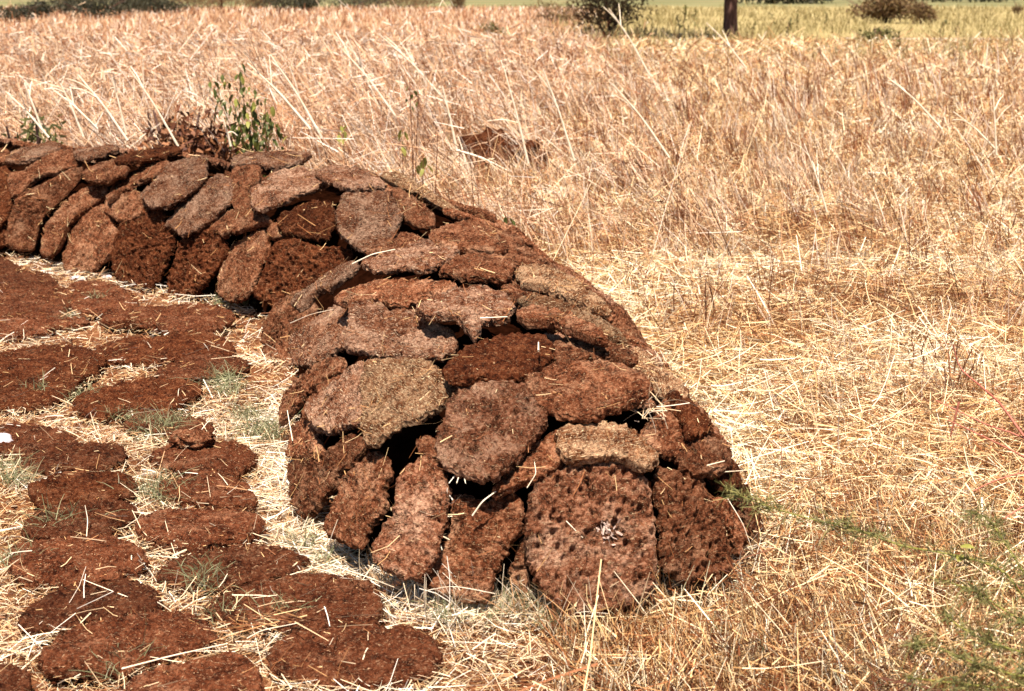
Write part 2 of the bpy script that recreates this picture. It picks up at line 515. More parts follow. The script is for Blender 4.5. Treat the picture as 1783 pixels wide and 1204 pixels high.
CAKES = []
def cake(crop, pts, kind, label, pit=0.0, tilt=9.0, ext=.10, lift=0.0, thick=.036, ground=False, straw=1.0, hints=None, foot=None, n=None, shrink=.975):
    x0, y0, s = T_[crop]
    px = np.array(pts, float) / s + [x0, y0]
    px = chaikin(px, 1) if ground else np.stack([.88 * px + .12 * np.roll(px, 1, 0), .88 * px + .12 * np.roll(px, -1, 0)], 1).reshape(-1, 2)
    cpx = px.mean(0)
    if ground: px = cpx + (px - cpx) * ([1.09, 1.20] if crop == 'L' else [1.02, 1.07])
    seed = len(CAKES) + 1
    r = np.random.default_rng(1000 + seed)
    if ground:
        thick = .046
        nrm = unit(np.array([r.normal() * .02, r.normal() * .02, 1.0]))
        c3 = on_ground(*cpx, z=.034 + lift + .018 * r.random())
    else:
        c3 = heap_hit(*cpx)
        nrm = heap_normal(c3[:2])
        up = np.array([0, 0, 1.0])
        ax = np.cross(nrm, up)
        if np.linalg.norm(ax) > .05:
            ax = unit(ax); a = math.radians(tilt)
            nrm = nrm * math.cos(a) + np.cross(ax, nrm) * math.sin(a)
        yaw = math.radians(5.0 if crop in 'AB' else 0.0)
        sidev = unit(np.cross(up, nrm))
        nrm = unit(nrm - sidev * math.sin(yaw) + r.normal(size=3) * .025)
        if hints is not None: nrm = unit(nrm + np.array(hints))
        vd = -ray(*cpx)
        cosv = nrm @ vd
        lim = math.cos(math.radians(77))
        if cosv < lim:
            nrm = unit(nrm + vd * (lim - cosv) * 1.15)
        if n is not None: nrm = unit(np.array(n, float))
        if foot is not None:
            f3 = on_ground(*foot); c3 = CAM + ray(*cpx) * (((f3 - CAM) @ nrm) / (ray(*cpx) @ nrm))
        c3 = c3 + nrm * (lift * .8 + (.010 if seed % 2 else -.006))
    # plane axes: v runs up the slope
    vv = np.array([0, 0, 1.0]) - nrm * nrm[2]
    if ground or np.linalg.norm(vv) < .15: vv = np.array([0, 1.0, 0]) - nrm * nrm[1]
    vv = unit(vv); uu = np.cross(vv, nrm)
    for _ in range(14):
        P3 = np.array([CAM + ray(*q) * (((c3 - CAM) @ nrm) / (ray(*q) @ nrm)) for q in px])
        dd_ = np.linalg.norm(P3[:, None] - P3[None], axis=-1).max()
        if ground or n is not None or dd_ < .56: break
        nrm = unit(nrm - ray(*cpx) * .09)
    vv = np.array([0, 0, 1.0]) - nrm * nrm[2]
    if ground or np.linalg.norm(vv) < .15: vv = np.array([0, 1.0, 0]) - nrm * nrm[1]
    vv = unit(vv); uu = np.cross(vv, nrm)
    P3 = []
    for q in px:
        d = ray(*q)
        P3.append(CAM + d * (((c3 - CAM) @ nrm) / (d @ nrm)))
    P3 = np.array(P3)
    uv = np.stack([(P3 - c3) @ uu, (P3 - c3) @ vv], 1)
    cen = .5 * (uv.max(0) + uv.min(0)) * .5 + uv.mean(0) * .5
    dist = np.linalg.norm(c3 - CAM)
    res = max(.0037, (1.9 if ground else .85 if pit > .8 and dist > 5.5 else 1.6) * 1.741 * dist / FPX)
    r0 = np.linalg.norm(uv - cen, axis=1)
    na = int(np.clip(2 * math.pi * r0.mean() / (res * 1.15), 40, 230)); nr = int(np.clip(r0.mean() / res, 10, 52))
    th = np.arange(na) * 2 * math.pi / na
    R = radial(uv, cen, th)
    if not ground: R = R * shrink
    if not ground and ext: R = R * (1 + ext * np.clip(np.sin(th), 0, 1))
    # crumbly outline
    ring = np.stack([np.cos(th) * R, np.sin(th) * R, th * 0 + seed * 3.1], -1)
    R = R + .0065 * fbm(ring * [40, 40, 1], 4, .75) + .006 * noise3(ring * [13, 13, 1])
    sgrid = np.linspace(0, 1, nr + 1)[1:]
    sgrid = 1 - (1 - sgrid) ** 1.12
    UV = cen + sgrid[:, None, None] * R[None, :, None] * np.stack([np.cos(th), np.sin(th)], -1)[None]
    UV = np.concatenate([np.broadcast_to(cen, (1, na, 2)), UV], 0)
    sg = np.concatenate([[0], sgrid])[:, None]
    q3 = np.concatenate([UV, np.full(UV.shape[:-1] + (1,), seed * 7.7)], -1)
    w = .006 * noise3(q3 * [7, 7, 1]) + .0075 * fbm(q3 * [24, 24, 1], 2) + .0085 * fbm(q3 * [58, 58, 1], 2, .7)
    if ground: w = w * .85
    if not pit and r.random() < .6:
        al = r.random() * math.pi; per = .022 + .016 * r.random()
        ph = (UV[..., 0] * math.cos(al) + UV[..., 1] * math.sin(al)) / per + 1.3 * noise3(q3 * [9, 9, 1] + 3)
        w = w + .0042 * np.sin(6.283 * ph) * np.clip(.5 + 1.4 * noise3(q3 * [6, 6, 1] + 8), 0, 1)
    if r.random() < .55:
        al = r.random() * 6.283; dv = np.array([math.cos(al), math.sin(al)])
        q = UV - cen; along = q @ dv; perp = q @ np.array([-dv[1], dv[0]]) + .014 * noise3(q3 * [26, 26, 1] + 2) + .006 * noise3(q3 * [80, 80, 1])
        reach = np.clip((along / R.mean() - .15 - .4 * r.random()) * 3, 0, 1)
        w = w - .016 * reach * np.exp(-(perp / (.0045 + .003 * reach)) ** 2)
    if pit:
        jit = .006 * np.stack([noise3(q3 * [20, 20, 1] + 5), noise3(q3 * [20, 20, 1] + 9)], -1)
        f1, fid = worley2((UV + jit) * [1.0, .85], .025 if dist < 5.5 else .032, seed * 13)
        w = w - pit * (.005 + .013 * fid * fid + .006 * fid) * np.exp(-(f1 / (.22 + .18 * fid)) ** 3) + pit * .004 + pit * .005 * np.exp(-((f1 - .5) / .14) ** 2) * fid
    if not ground: w = w - .08 * ((UV - cen) ** 2).sum(-1)
    edge = np.clip((sg - .92) / .08, 0, 1)
    w = w - edge ** 2 * thick * .22
    top = w + thick * .5
    # rim and underside
    lv = np.array([.30, .0, -.28, -.46])
    base_top = top[-1]
    rim_uv, rim_w = [], []
    for j, l in enumerate(lv):
        bul = 1.0 + .012 * (1 - abs(l) * 2.2)
        pr = np.concatenate([UV[-1] * 30, np.full((na, 1), l * 3 + seed)], -1)
        off = .007 * fbm(pr, 3)
        rr = R * bul + off - (.010 if j == 3 else 0)
        rim_uv.append(cen + rr[:, None] * np.stack([np.cos(th), np.sin(th)], -1))
        hgt = l * thick + (w[-1] + edge[-1] ** 2 * thick * .22)
        rim_w.append(np.minimum(hgt, base_top - .002 * (j + 1)))
    bot_uv = cen + .6 * R[:, None] * np.stack([np.cos(th), np.sin(th)], -1)
    allu = np.concatenate([UV, np.array(rim_uv), bot_uv[None], np.broadcast_to(cen, (1, na, 2))], 0)
    botw = np.full((1, na), -.5 * thick)
    low = .010 * noise3(q3[-1:] * [7, 7, 1])
    allw = np.concatenate([top, np.array(rim_w), botw + (0 if ground else -.1 * ((bot_uv - cen) ** 2).sum(-1)), botw], 0)
    V = np.stack([allu[..., 0], allu[..., 1], allw - thick * .5], -1)   # local: top face near w = 0
    n_ring = V.shape[0]
    i = np.arange(n_ring - 1)[:, None] * na; j = np.arange(na)[None, :]; j2 = (j + 1) % na
    F = np.stack([i + j, i + na + j, i + na + j2, i + j2], -1).reshape(-1, 4)
    me = mesh_from("dung_cake", V, F, CM[kind])
    sm = np.ones(len(F), bool); sm[nr * na:] = False
    me.polygons.foreach_set("use_smooth", sm)
    o = link("dung_cake", me)
    M = Matrix(((uu[0], vv[0], nrm[0], c3[0]), (uu[1], vv[1], nrm[1], c3[1]), (uu[2], vv[2], nrm[2], c3[2]), (0, 0, 0, 1)))
    o.matrix_world = M
    tag(o, label, "dung cake", "dung cakes drying on the ground" if ground else "dung cakes laid over the long heap")
    # straw pressed into or lying on the face
    area = math.pi * r0.mean() ** 2
    m = int(area * (430 if not ground else 620) * straw)
    if m:
        B = Bag()
        ii = r.integers(2, nr, m); jj = r.integers(0, na, m)
        ii = np.maximum(ii, (np.sqrt(r.random(m)) * nr).astype(int))
        p = V[ii, jj] + [0, 0, .0008]
        az = r.random(m) * 2 * math.pi
        D = np.stack([np.cos(az), np.sin(az), r.normal(size=m) * .10 + .02], -1)
        L = (r.gamma(2.2, .016, m) + .008) * (.62 if ground else 1)
        p = p - D * L[:, None] * .5
        B.blades(p, D, L, np.clip(r.normal(.0017, .0006, m), .0009, .004) * max(1, dist / 5.5), 2, tone=.06 + .66 * r.random(m) ** 1.4, curl=.5, taper=.2, r=r)
        st = link("embedded_straw", B.mesh("embedded_straw", STRAW), o)
        st["kind"] = "stuff"
    sz = uv.max(0) - uv.min(0)
    CAKES.append((label, px, sz, c3, nrm, o))
    return o

# --- far left limb of the heap
cake('A', [(-190,330),(-60,240),(30,255),(75,330),(85,440),(40,560),(-40,640),(-190,640)], 'dark', "dark cake cut by the left edge of the photo, halfway up the heap", lift=.0)
cake('A', [(-200,640),(-60,600),(0,585),(15,660),(0,740),(-80,780),(-220,780)], 'dark', "dark foot cake at the photo's left edge, mostly out of frame")
cake('A', [(-160,190),(-60,140),(20,120),(60,150),(20,200),(-40,235),(-150,260)], 'brown', "brown ridge cake at the far left end of the heap, cut by the photo edge", ext=0)
cake('A', [(20,205),(60,155),(200,115),(340,85),(385,115),(320,160),(205,190),(95,215)], 'pale', "grey weathered cake lying flat on the ridge at the left end of the heap", ext=0, lift=.03)
cake('A', [(40,270),(130,280),(240,205),(330,155),(450,130),(520,165),(470,240),(330,285),(210,325),(120,415),(60,430),(30,350)], 'brown', "slanting brown cake under the grey ridge cake at left, between two black gaps")
cake('A', [(90,440),(320,330),(430,265),(495,260),(480,350),(390,450),(270,560),(240,640),(215,770),(100,775),(25,740),(20,670),(50,560)], 'brown', "tall leaning brown cake reaching the ground, second from the left edge of the photo", pit=.35)
cake('A', [(500,385),(630,362),(640,430),(570,480),(470,560),(420,600),(360,740),(300,812),(232,790),(250,640),(290,580),(400,460)], 'brown', "narrow slanting brown cake with a straw line across it, left foot of the heap", pit=.2)
cake('A', [(620,485),(650,560),(705,640),(720,710),(660,800),(560,890),(480,912),(380,890),(370,820),(400,700),(440,620),(560,515)], 'brown', "rounded brown cake at the heap's left foot with a forked straw on its upper edge", pit=.3)
cake('A', [(500,275),(560,230),(700,195),(785,225),(765,280),(640,320),(540,332),(505,305)], 'brown', "small lipped brown cake jutting over a black slot near the left ridge", lift=.025)
cake('A', [(440,150),(560,122),(720,108),(735,135),(640,165),(520,195),(470,190)], 'pale', "thin pale ridge cake beside the grey cake at the left end of the heap", ext=0, lift=.02)
cake('A', [(700,185),(900,132),(1095,108),(1130,130),(980,185),(800,215),(710,212)], 'dark', "long thin dark cake lying along the ridge under the tall straw stems", ext=0, lift=.03)
cake('A', [(640,440),(690,355),(790,285),(900,245),(1030,205),(1010,270),(950,305),(830,345),(790,385),(720,395),(660,450)], 'brown', "narrow brown cake leaning just left of the grey-crusted cake, below the thin dark ridge cake")
cake('A', [(850,420),(960,315),(1040,220),(1180,185),(1252,180),(1262,290),(1215,360),(1130,425),(1020,480),(910,490)], 'pale', "grey-crusted cake on the left limb with a whitish right corner", lift=.03)
cake('A', [(630,525),(640,445),(720,395),(800,385),(870,425),(910,490),(840,560),(745,585),(690,565)], 'brown', "plain brown cake tucked under the lower left side of the grey-crusted cake", pit=.3, lift=.01)
cake('A', [(735,590),(830,562),(900,500),(990,520),(1000,600),(1060,650),(1066,720),(1030,830),(988,920),(915,1012),(820,1000),(720,962),(680,900),(668,800),(700,680)], 'dark', "large finger-pitted dark cake at the left limb's foot, black hole at its lower right", pit=.9)
cake('A', [(1000,605),(1050,540),(1120,440),(1220,360),(1340,285),(1425,345),(1415,430),(1360,510),(1240,600),(1150,652),(1110,665),(1080,640)], 'pale', "slanting grey-brown cake straight below the ridge with a black shadow along its lower right side", lift=.02)
cake('A', [(1095,725),(1130,690),(1240,620),(1335,640),(1385,740),(1382,790),(1330,900),(1275,960),(1210,1022),(1100,1072),(1030,1052),(1018,1000),(1030,920),(1070,820)], 'dark', "finger-pitted dark cake standing at the foot, straws caught along its right side", pit=1.0)
cake('B', [(30,612),(120,522),(200,508),(400,538),(422,570),(250,632),(120,662)], 'brown', "brown slab cake jutting over the black triangular hollow on the left limb", lift=.035)
cake('B', [(180,235),(350,240),(345,340),(292,380),(290,515),(200,515),(168,430)], 'brown', "smooth reddish upright cake between two black hollows under the pale ridge cake", tilt=0)
cake('B', [(180,228),(190,170),(300,148),(500,148),(692,152),(645,192),(590,220),(480,240),(400,235),(280,222)], 'pale', "long pale ridge cake under the leafy green weed", ext=0, lift=.03)
cake('B', [(290,370),(410,330),(430,282),(520,258),(640,248),(702,280),(695,318),(772,330),(700,372),(560,432),(460,472),(390,490),(378,520),(300,482)], 'pale', "pale crusted cake overhanging the deepest black slot of the left limb", lift=.05)
cake('B', [(372,622),(396,650),(396,730),(372,820),(340,900),(298,1000),(250,1062),(180,1082),(100,1052),(80,1010),(100,900),(140,780),(172,732),(290,660)], 'brown', "smooth-faced brown cake at the foot under the black triangular hollow", pit=.45, ext=0)
cake('B', [(468,542),(560,500),(680,448),(800,458),(832,520),(812,600),(792,652),(760,692),(650,682),(500,652),(458,600)], 'dark', "small finger-pitted dark cake under the overhanging pale cake", pit=1.0, ext=0)
cake('B', [(400,592),(468,590),(500,650),(482,682),(412,692),(398,640)], 'brown', "little broken cake wedged left of the small pitted dark cake", tilt=0)
cake('B', [(430,712),(560,688),(690,738),(850,738),(912,760),(922,820),(850,880),(700,962),(620,1012),(590,1082),(560,1112),(440,1112),(340,1062),(308,1050),(330,960),(380,850),(400,770)], 'dark', "big finger-pitted cake at the foot just before the heap bends", pit=1.0, n=(-.46, -.68, .56), ext=.04, lift=.05)
cake('B', [(820,542),(850,440),(882,400),(1000,410),(1140,398),(1192,450),(1232,540),(1212,640),(1180,722),(1100,762),(980,762),(900,702),(832,640)], 'pale', "round grey cake standing near the bend of the heap, below the ridge", lift=.02)
cake('B', [(700,272),(800,230),(960,238),(1090,288),(1152,338),(1140,362),(1000,368),(880,372),(800,322),(740,302)], 'pale', "flat greyish cake capping the ridge above the round grey cake", ext=0, lift=.05)
cake('B', [(1170,370),(1230,380),(1330,448),(1450,540),(1442,592),(1340,602),(1260,562),(1212,500),(1190,440)], 'brown', "small brown cake right of the round grey cake, under the long strawy edge", tilt=0)
cake('B', [(1085,285),(1200,262),(1420,395),(1622,528),(1645,572),(1500,512),(1350,428),(1240,380),(1150,330)], 'gold', "strawy cake forming the slanting far edge of the heap with a long black shadow beneath", ext=0, lift=.06)
cake('B', [(530,1085),(620,1010),(700,960),(800,880),(900,828),(950,850),(850,945),(700,1020),(640,1072),(590,1120)], 'pale', "grey lip of a cake at the bend, above the long diagonal black crack", lift=.045)
# --- the bend
cake('P', [(742,402),(790,384),(850,392),(890,425),(872,434),(800,428),(762,424)], 'brown', "brown ridge cake at the bend, beside the dark notch in the far edge", ext=0, lift=.02)
cake('P', [(622,452),(690,434),(740,414),(800,424),(792,444),(740,466),(700,462),(650,464)], 'pale', "pale edge-on cake at the bend with a straw rolled along its rim", lift=.03)
cake('P', [(760,468),(795,442),(860,438),(905,452),(885,482),(825,480)], 'brown', "reddish brown cake lying behind the pale tongue-shaped cake", ext=0)
cake('P', [(628,440),(680,425),(700,400),(740,412),(720,430),(690,436)], 'brown', "small brown cake squeezed under the round grey cake at the bend", ext=0, lift=-.02)
cake('C', [(430,265),(620,180),(760,148),(900,160),(1190,168),(1182,200),(1020,262),(900,302),(780,302),(700,282),(560,300)], 'brown', "wide brown cake below the bend, its lower edge broken over a black crack", lift=.03)
cake('C', [(170,520),(250,460),(330,400),(440,330),(560,300),(600,420),(540,560),(460,602),(380,650),(290,685),(210,672),(175,612)], 'pale', "pinkish strawy cake on the near limb's left shoulder with a light straw on it")
cake('C', [(545,300),(650,283),(770,310),(800,350),(960,350),(1060,420),(1190,450),(1232,560),(1200,602),(1090,652),(950,642),(780,627),(620,612),(525,590),(525,480),(555,380)], 'pale', "broad grey strawy cake right of the pinkish one, on the near limb's crest", straw=2)
cake('D', [(70,172),(180,130),(300,80),(460,48),(620,90),(692,170),(655,240),(560,250),(492,275),(485,340),(440,352),(380,300),(340,235),(240,230),(150,222)], 'pale', "pale fibrous cake with a tongue hanging over the black gap", lift=.05, straw=2)
cake('D', [(690,205),(760,170),(880,180),(1000,220),(1180,288),(1295,362),(1200,372),(1050,312),(900,262),(740,252)], 'brown', "brown cake with a long black shadow under its front edge, right of the tongue-shaped cake", lift=.05, ext=0)
cake('D', [(690,115),(830,100),(960,128),(1100,188),(1200,240),(1345,330),(1425,402),(1300,372),(1180,292),(1000,212),(880,165),(760,162)], 'gold', "straw-covered cake on the far shoulder above the long black shadow", ext=0, lift=.02, straw=2)
cake('H', [(290,770),(420,765),(560,822),(660,902),(765,962),(805,1022),(740,1012),(600,952),(440,882),(330,872)], 'gold', "grassy brown cake on the heap's right flank beside the dark notch, half hidden in straw", ext=0, straw=3)
cake('D', [(238,562),(300,490),(420,430),(560,380),(760,345),(880,360),(922,410),(932,480),(870,540),(800,582),(740,602),(600,622),(520,602),(380,622),(300,612)], 'dark', "smooth dark red-brown cake, the darkest on top of the near limb", lift=.045, straw=.5)
cake('D', [(920,385),(1050,360),(1200,380),(1362,420),(1475,500),(1400,512),(1270,482),(1130,495),(960,532),(925,480)], 'brown', "flat brown cake right of the smooth dark red-brown cake", ext=0)
cake('D', [(780,622),(900,560),(1100,508),(1280,518),(1500,588),(1565,660),(1540,702),(1460,762),(1380,782),(1240,832),(1200,852),(1080,832),(990,822),(860,792),(788,722)], 'brown', "wide reddish cake with ridged surface over the black slot by the straw tuft", lift=.04)
cake('D', [(320,702),(400,650),(560,658),(680,650),(760,680),(802,740),(862,800),(882,860),(842,960),(762,1042),(692,1112),(640,1190),(540,1225),(400,1215),(260,1172),(198,1060),(218,930),(260,830)], 'tan', "round finger-marked brown cake amid the near end, fan of short straws below it", pit=.7, lift=.03)
cake('C', [(270,962),(330,880),(480,790),(560,700),(670,655),(655,1000),(600,1042),(450,1092),(330,1072),(290,1012)], 'pale', "grey-violet cake on the left shoulder overhanging a black hollow at its lower edge", lift=.04)
cake('C', [(650,660),(800,640),(1000,650),(1090,710),(1170,780),(1182,830),(1130,912),(1060,962),(960,1012),(860,1062),(800,1102),(700,1172),(640,1152),(615,1060),(635,960),(615,820)], 'gold', "golden straw-crusted cake overhanging the biggest black hollow on the left flank", lift=.05, straw=2.5)
cake('C', [(110,985),(160,862),(230,762),(300,712),(420,662),(490,642),(482,722),(380,802),(280,882),(180,972),(110,1052)], 'brown', "edge-on brown cake slanting down the left flank under the pinkish strawy cake", lift=.02)
cake('C', [(255,985),(300,900),(360,835),(440,775),(500,745),(525,780),(420,850),(340,920),(275,1010)], 'brown', "narrow brown cake edge showing below the slanting edge-on cake on the left flank", lift=.0)
cake('P', [(452,605),(470,584),(498,584),(507,622),(488,660),(482,700),(468,712),(454,685),(450,650)], 'brown', "loose crumbly cake leaning against the heap's inner foot at the bend", lift=.02)
cake('P', [(452,565),(478,522),(520,505),(548,538),(528,582),(485,604),(450,600)], 'brown', "low grey-brown cake at the inner corner of the bend, above the loose leaning one", lift=-.03)
# --- the near end
cake('E', [(150,205),(200,110),(245,40),(285,60),(310,130),(320,230),(330,272),(240,302),(150,312)], 'brown', "brown cake half hidden behind a pale upright straw at the near limb's left foot", lift=.02)
cake('E', [(140,332),(260,282),(330,292),(420,232),(500,162),(562,182),(552,250),(490,340),(420,402),(400,462),(340,522),(270,602),(212,652),(190,602),(150,502),(138,420)], 'brown', "straw-streaked brown cake at the left foot with a black hollow under its lower side", ext=0, lift=.03, straw=2)
cake('E', [(430,422),(560,322),(640,258),(692,290),(712,380),(684,450),(690,522),(664,602),(572,722),(532,802),(470,792),(360,742),(350,662),(400,562),(432,482)], 'brown', "cracked brown cake at the left foot directly below the biggest black hollow", pit=.4, ext=0, shrink=.965, hints=(-.10, 0, 0))
cake('E', [(748,420),(800,345),(875,288),(960,290),(1022,390),(1042,480),(1042,562),(1012,682),(982,802),(932,902),(872,992),(740,962),(640,902),(612,842),(614,782),(696,652),(744,562)], 'tan', "tall brown cake leaning at the near end, ragged straw bits down its right side", pit=.45, ext=0, shrink=.965, lift=.045)
cake('E', [(1055,492),(1150,498),(1230,540),(1330,515),(1412,488),(1452,550),(1462,642),(1442,722),(1382,782),(1332,872),(1292,982),(1272,1082),(1180,1112),(1040,1092),(930,1032),(898,982),(960,882),(1022,762),(1060,642)], 'brown', "brown cake at the near end, left of the tall black gap", pit=.4, ext=0, hints=(-.06, 0, 0), lift=.01)
cake('E', [(1440,742),(1482,762),(1472,862),(1502,982),(1542,1082),(1440,1062),(1388,992),(1380,932),(1420,852)], 'brown', "narrow cake sliver standing between the tall black gap and the big pitted end cake", lift=-.06, tilt=0, ext=0)
cake('F', [(0,530),(80,440),(180,350),(270,265),(375,188),(420,260),(400,335),(372,392),(280,442),(160,492),(60,542)], 'brown', "brown cake rim curving below the round finger-marked cake, bent straws at its left tip", lift=.03)
cake('F', [(372,188),(560,168),(700,163),(800,230),(890,310),(892,375),(820,402),(720,352),(600,337),(480,347),(388,337)], 'gold', "pale tan cake capping the big pitted end cake, below the black slot", lift=.04)
end_cake = cake('F', [(228,522),(300,450),(380,388),(500,352),(620,343),(720,353),(822,420),(862,500),(882,622),(892,802),(902,932),(872,1062),(700,1162),(560,1182),(440,1172),(330,1092),(260,1002),(208,862),(198,702),(213,602)], 'tan', "biggest finger-pitted cake facing the camera at the near end, whitish patch in its middle", pit=1.0, thick=.06, straw=.6, lift=.03, ext=0)
cake('F', [(897,392),(980,402),(1110,432),(1152,482),(1202,582),(1242,702),(1292,832),(1302,952),(1180,1002),(1020,992),(950,932),(924,802),(916,642),(888,502)], 'brown', "finger-pitted brown cake right of the biggest end cake, with a step across its lower part", pit=.9, hints=(.08, 0, 0), ext=0)
cake('F', [(800,212),(880,132),(960,108),(1022,150),(1052,250),(1092,300),(1060,332),(980,342),(892,312)], 'brown', "brown cake just right of the straw tuft on the near end")
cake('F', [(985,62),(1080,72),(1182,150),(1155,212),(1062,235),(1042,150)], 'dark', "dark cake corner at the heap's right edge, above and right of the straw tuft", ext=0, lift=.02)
cake('F', [(1045,262),(1130,228),(1205,238),(1282,330),(1302,390),(1230,432),(1110,432),(1020,382),(1000,332)], 'brown', "brown cake on the right edge above the small black hole with straws in it", ext=0, lift=.03)
cake('F', [(1195,592),(1230,568),(1292,602),(1392,782),(1335,872),(1262,742),(1212,652)], 'brown', "narrow brown cake edge at the right foot with a long straw down its side", tilt=0)
cake('F', [(1280,482),(1360,502),(1382,562),(1452,682),(1462,742),(1402,772),(1332,642),(1282,562)], 'dark', "shaded dark cake at the far right foot behind the green frond", tilt=0, lift=-.02)  # dark material puts this cake's shade into its colour
cake('P', [(1100,600),(1135,618),(1170,645),(1205,690),(1175,690),(1140,660),(1112,640)], 'gold', "strawy cake edge on the right flank with a pale tuft stuck in it", ext=0, straw=3)
cake('P', [(1152,690),(1190,686),(1222,715),(1242,752),(1215,748),(1178,722)], 'brown', "small brown cake on the right edge just above the dark corner cake", ext=0, lift=.0)

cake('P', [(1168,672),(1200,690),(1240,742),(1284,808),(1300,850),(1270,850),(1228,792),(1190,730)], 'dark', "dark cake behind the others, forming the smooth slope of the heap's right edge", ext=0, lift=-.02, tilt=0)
cake('P', [(1290,850),(1312,880),(1330,920),(1318,938),(1296,905),(1278,868)], 'brown', "last small cake low at the right edge, next to the green frond tip", ext=0, lift=-.02, tilt=0)
cake('E', [(852,212),(905,178),(965,190),(985,250),(968,310),(905,300),(868,262)], 'brown', "small broken chunk at the right end of the biggest black hollow", ext=0, lift=-.03, tilt=0)
# --- extra outer cakes added to close the heap's far flank and its run past the left edge of the photo
seg = np.linalg.norm(np.diff(CL, axis=0), axis=1); arc = np.concatenate([[0], np.cumsum(seg)])
donors = [o.data for l, px, sz, c, n, o in CAKES if 'round finger-marked' in l or 'left of the tall black gap' in l or 'wide reddish' in l]
ri = np.random.default_rng(90)
for row, off in enumerate((.22, .50, .68)):
    for q in np.arange(.05 + .12 * row, arc[-1], .31):
        k = min(int(np.searchsorted(arc, q, side='right')) - 1, len(seg) - 1)
        t = unit(CL[k + 1] - CL[k]); base = CL[k] + t * (q - arc[k])
        for sgn in (1, -1):
            xy = base + np.array([t[1], -t[0]]) * sgn * off
            if sgn < 0 and xy[0] > -.40 * xy[1] - .12: continue
            if heap_dist(xy)[0] < off - .05: continue
            nrm = unit(heap_normal(xy) + ri.normal(size=3) * .06)
            vv = np.array([0, 0, 1.0]) - nrm * nrm[2]; vv = unit(vv); uu = np.cross(vv, nrm)
            c3 = np.array([xy[0], xy[1], heap_z(xy)]) - nrm * (.055 if sgn > 0 else .01)
            o = link("flank_cake", donors[int(ri.integers(0, len(donors)))], core)
            o.matrix_world = Matrix(((uu[0], vv[0], nrm[0], c3[0]), (uu[1], vv[1], nrm[1], c3[1]), (uu[2], vv[2], nrm[2], c3[2]), (0, 0, 0, 1)))
# --- cakes drying flat on the ground
def gcake(crop, pts, label, kind='ground', **k):
    return cake(crop, pts, kind, label, ground=True, **k)
gcake('L', [(-120,35),(60,48),(110,98),(280,125),(352,170),(240,192),(100,192),(-120,205)], "flat cake on the ground at the left edge, nearest the heap's left foot")
gcake('L', [(-120,225),(120,200),(330,195),(395,235),(415,330),(330,372),(150,372),(-120,365)], "flat straw-littered cake at the left edge, second row out from the far heap")
gcake('L', [(420,200),(560,182),(700,200),(840,272),(830,322),(650,352),(500,345),(430,300)], "flat brown cake on the ground below the big finger-pitted dark cake of the left limb")
gcake('L', [(-100,395),(180,382),(360,392),(500,402),(530,422),(380,442),(250,480),(100,490),(-100,480)], "thin crumbly flat cake at the left edge above the widest pale straw strip")
gcake('L', [(650,412),(680,375),(850,345),(1000,338),(1250,320),(1400,355),(1422,402),(1330,442),(1200,472),(1050,452),(850,402)], "flat reddish cake on the ground beneath the two finger-pitted cakes near the bend")
gcake('L', [(640,572),(800,525),(930,532),(1080,502),(1200,490),(1330,520),(1425,580),(1400,612),(1200,632),(1000,642),(800,652),(700,642),(600,605)], "long dark flat cake with a sharp upper edge, left of the bend", 'dark')
gcake('L', [(-220,650),(0,640),(120,612),(250,592),(400,592),(520,602),(640,652),(560,722),(480,762),(420,832),(330,882),(200,902),(60,905),(-220,940)], "large dark flat cake running out of the left edge of the photo", 'dark')
gcake('L', [(960,735),(1080,672),(1250,632),(1400,642),(1535,672),(1450,722),(1300,745),(1150,765),(1040,760)], "flat cake with straws across it, right below the long dark sharp-edged one")
gcake('L', [(470,892),(560,852),(750,812),(900,782),(1070,790),(1235,822),(1140,902),(1000,942),(800,962),(600,985),(500,952)], "thick-edged dark flat cake in the middle of the drying ground", 'dark')
gcake('M', [(-70,112),(50,83),(130,90),(240,110),(322,140),(280,172),(160,192),(60,203),(-70,195)], "flat cake beside the pale stone at the left edge")
gcake('M', [(500,92),(560,50),(650,30),(780,50),(905,92),(880,132),(760,142),(640,112)], "flat red-brown cake behind the white-bladed grass tuft")
gcake('M', [(50,232),(130,190),(250,170),(400,165),(500,175),(532,212),(440,270),(300,272),(200,292),(90,272)], "flat cake in front of the one beside the pale stone")
lumpy = gcake('M', [(620,202),(720,170),(860,150),(970,160),(1062,200),(1052,242),(960,292),(850,292),(720,272),(660,242)], "flat cake carrying a loose dung lump on top")
gcake('M', [(110,352),(200,312),(300,285),(420,280),(540,300),(572,350),(520,390),(400,396),(280,412),(170,412)], "dark oval flat cake left of the grey-green grass tuft", 'dark')
gcake('M', [(640,342),(720,312),(850,300),(1000,312),(1062,380),(1052,422),(900,412),(800,402),(700,372)], "flat cake in front of the one that carries the dung lump")
gcake('M', [(80,502),(170,442),(300,420),(420,402),(540,412),(582,452),(500,512),(400,542),(240,560),(150,542)], "flat cake with a single upright straw at its front edge")
gcake('M', [(560,482),(660,455),(800,445),(950,450),(1070,460),(1112,512),(1050,552),(900,562),(840,600),(700,572),(600,542)], "flat cake right behind the bright pale straw at the heap's left foot")
gcake('M', [(20,632),(60,582),(240,572),(430,552),(560,580),(612,622),(580,682),(500,692),(470,732),(330,742),(200,732),(80,712)], "wide flat cake at left with a broken notch in its right corner")
gcake('M', [(650,692),(720,652),(850,615),(1000,595),(1130,592),(1282,632),(1240,682),(1140,732),(950,742),(760,742),(660,722)], "pointed flat cake just left of the near end of the heap")
gcake('M', [(70,912),(130,832),(250,772),(400,742),(550,742),(642,772),(672,832),(600,882),(480,892),(350,902),(220,922),(130,942)], "flat cake with a bent straw across it, left of the wide straw-filled gap")
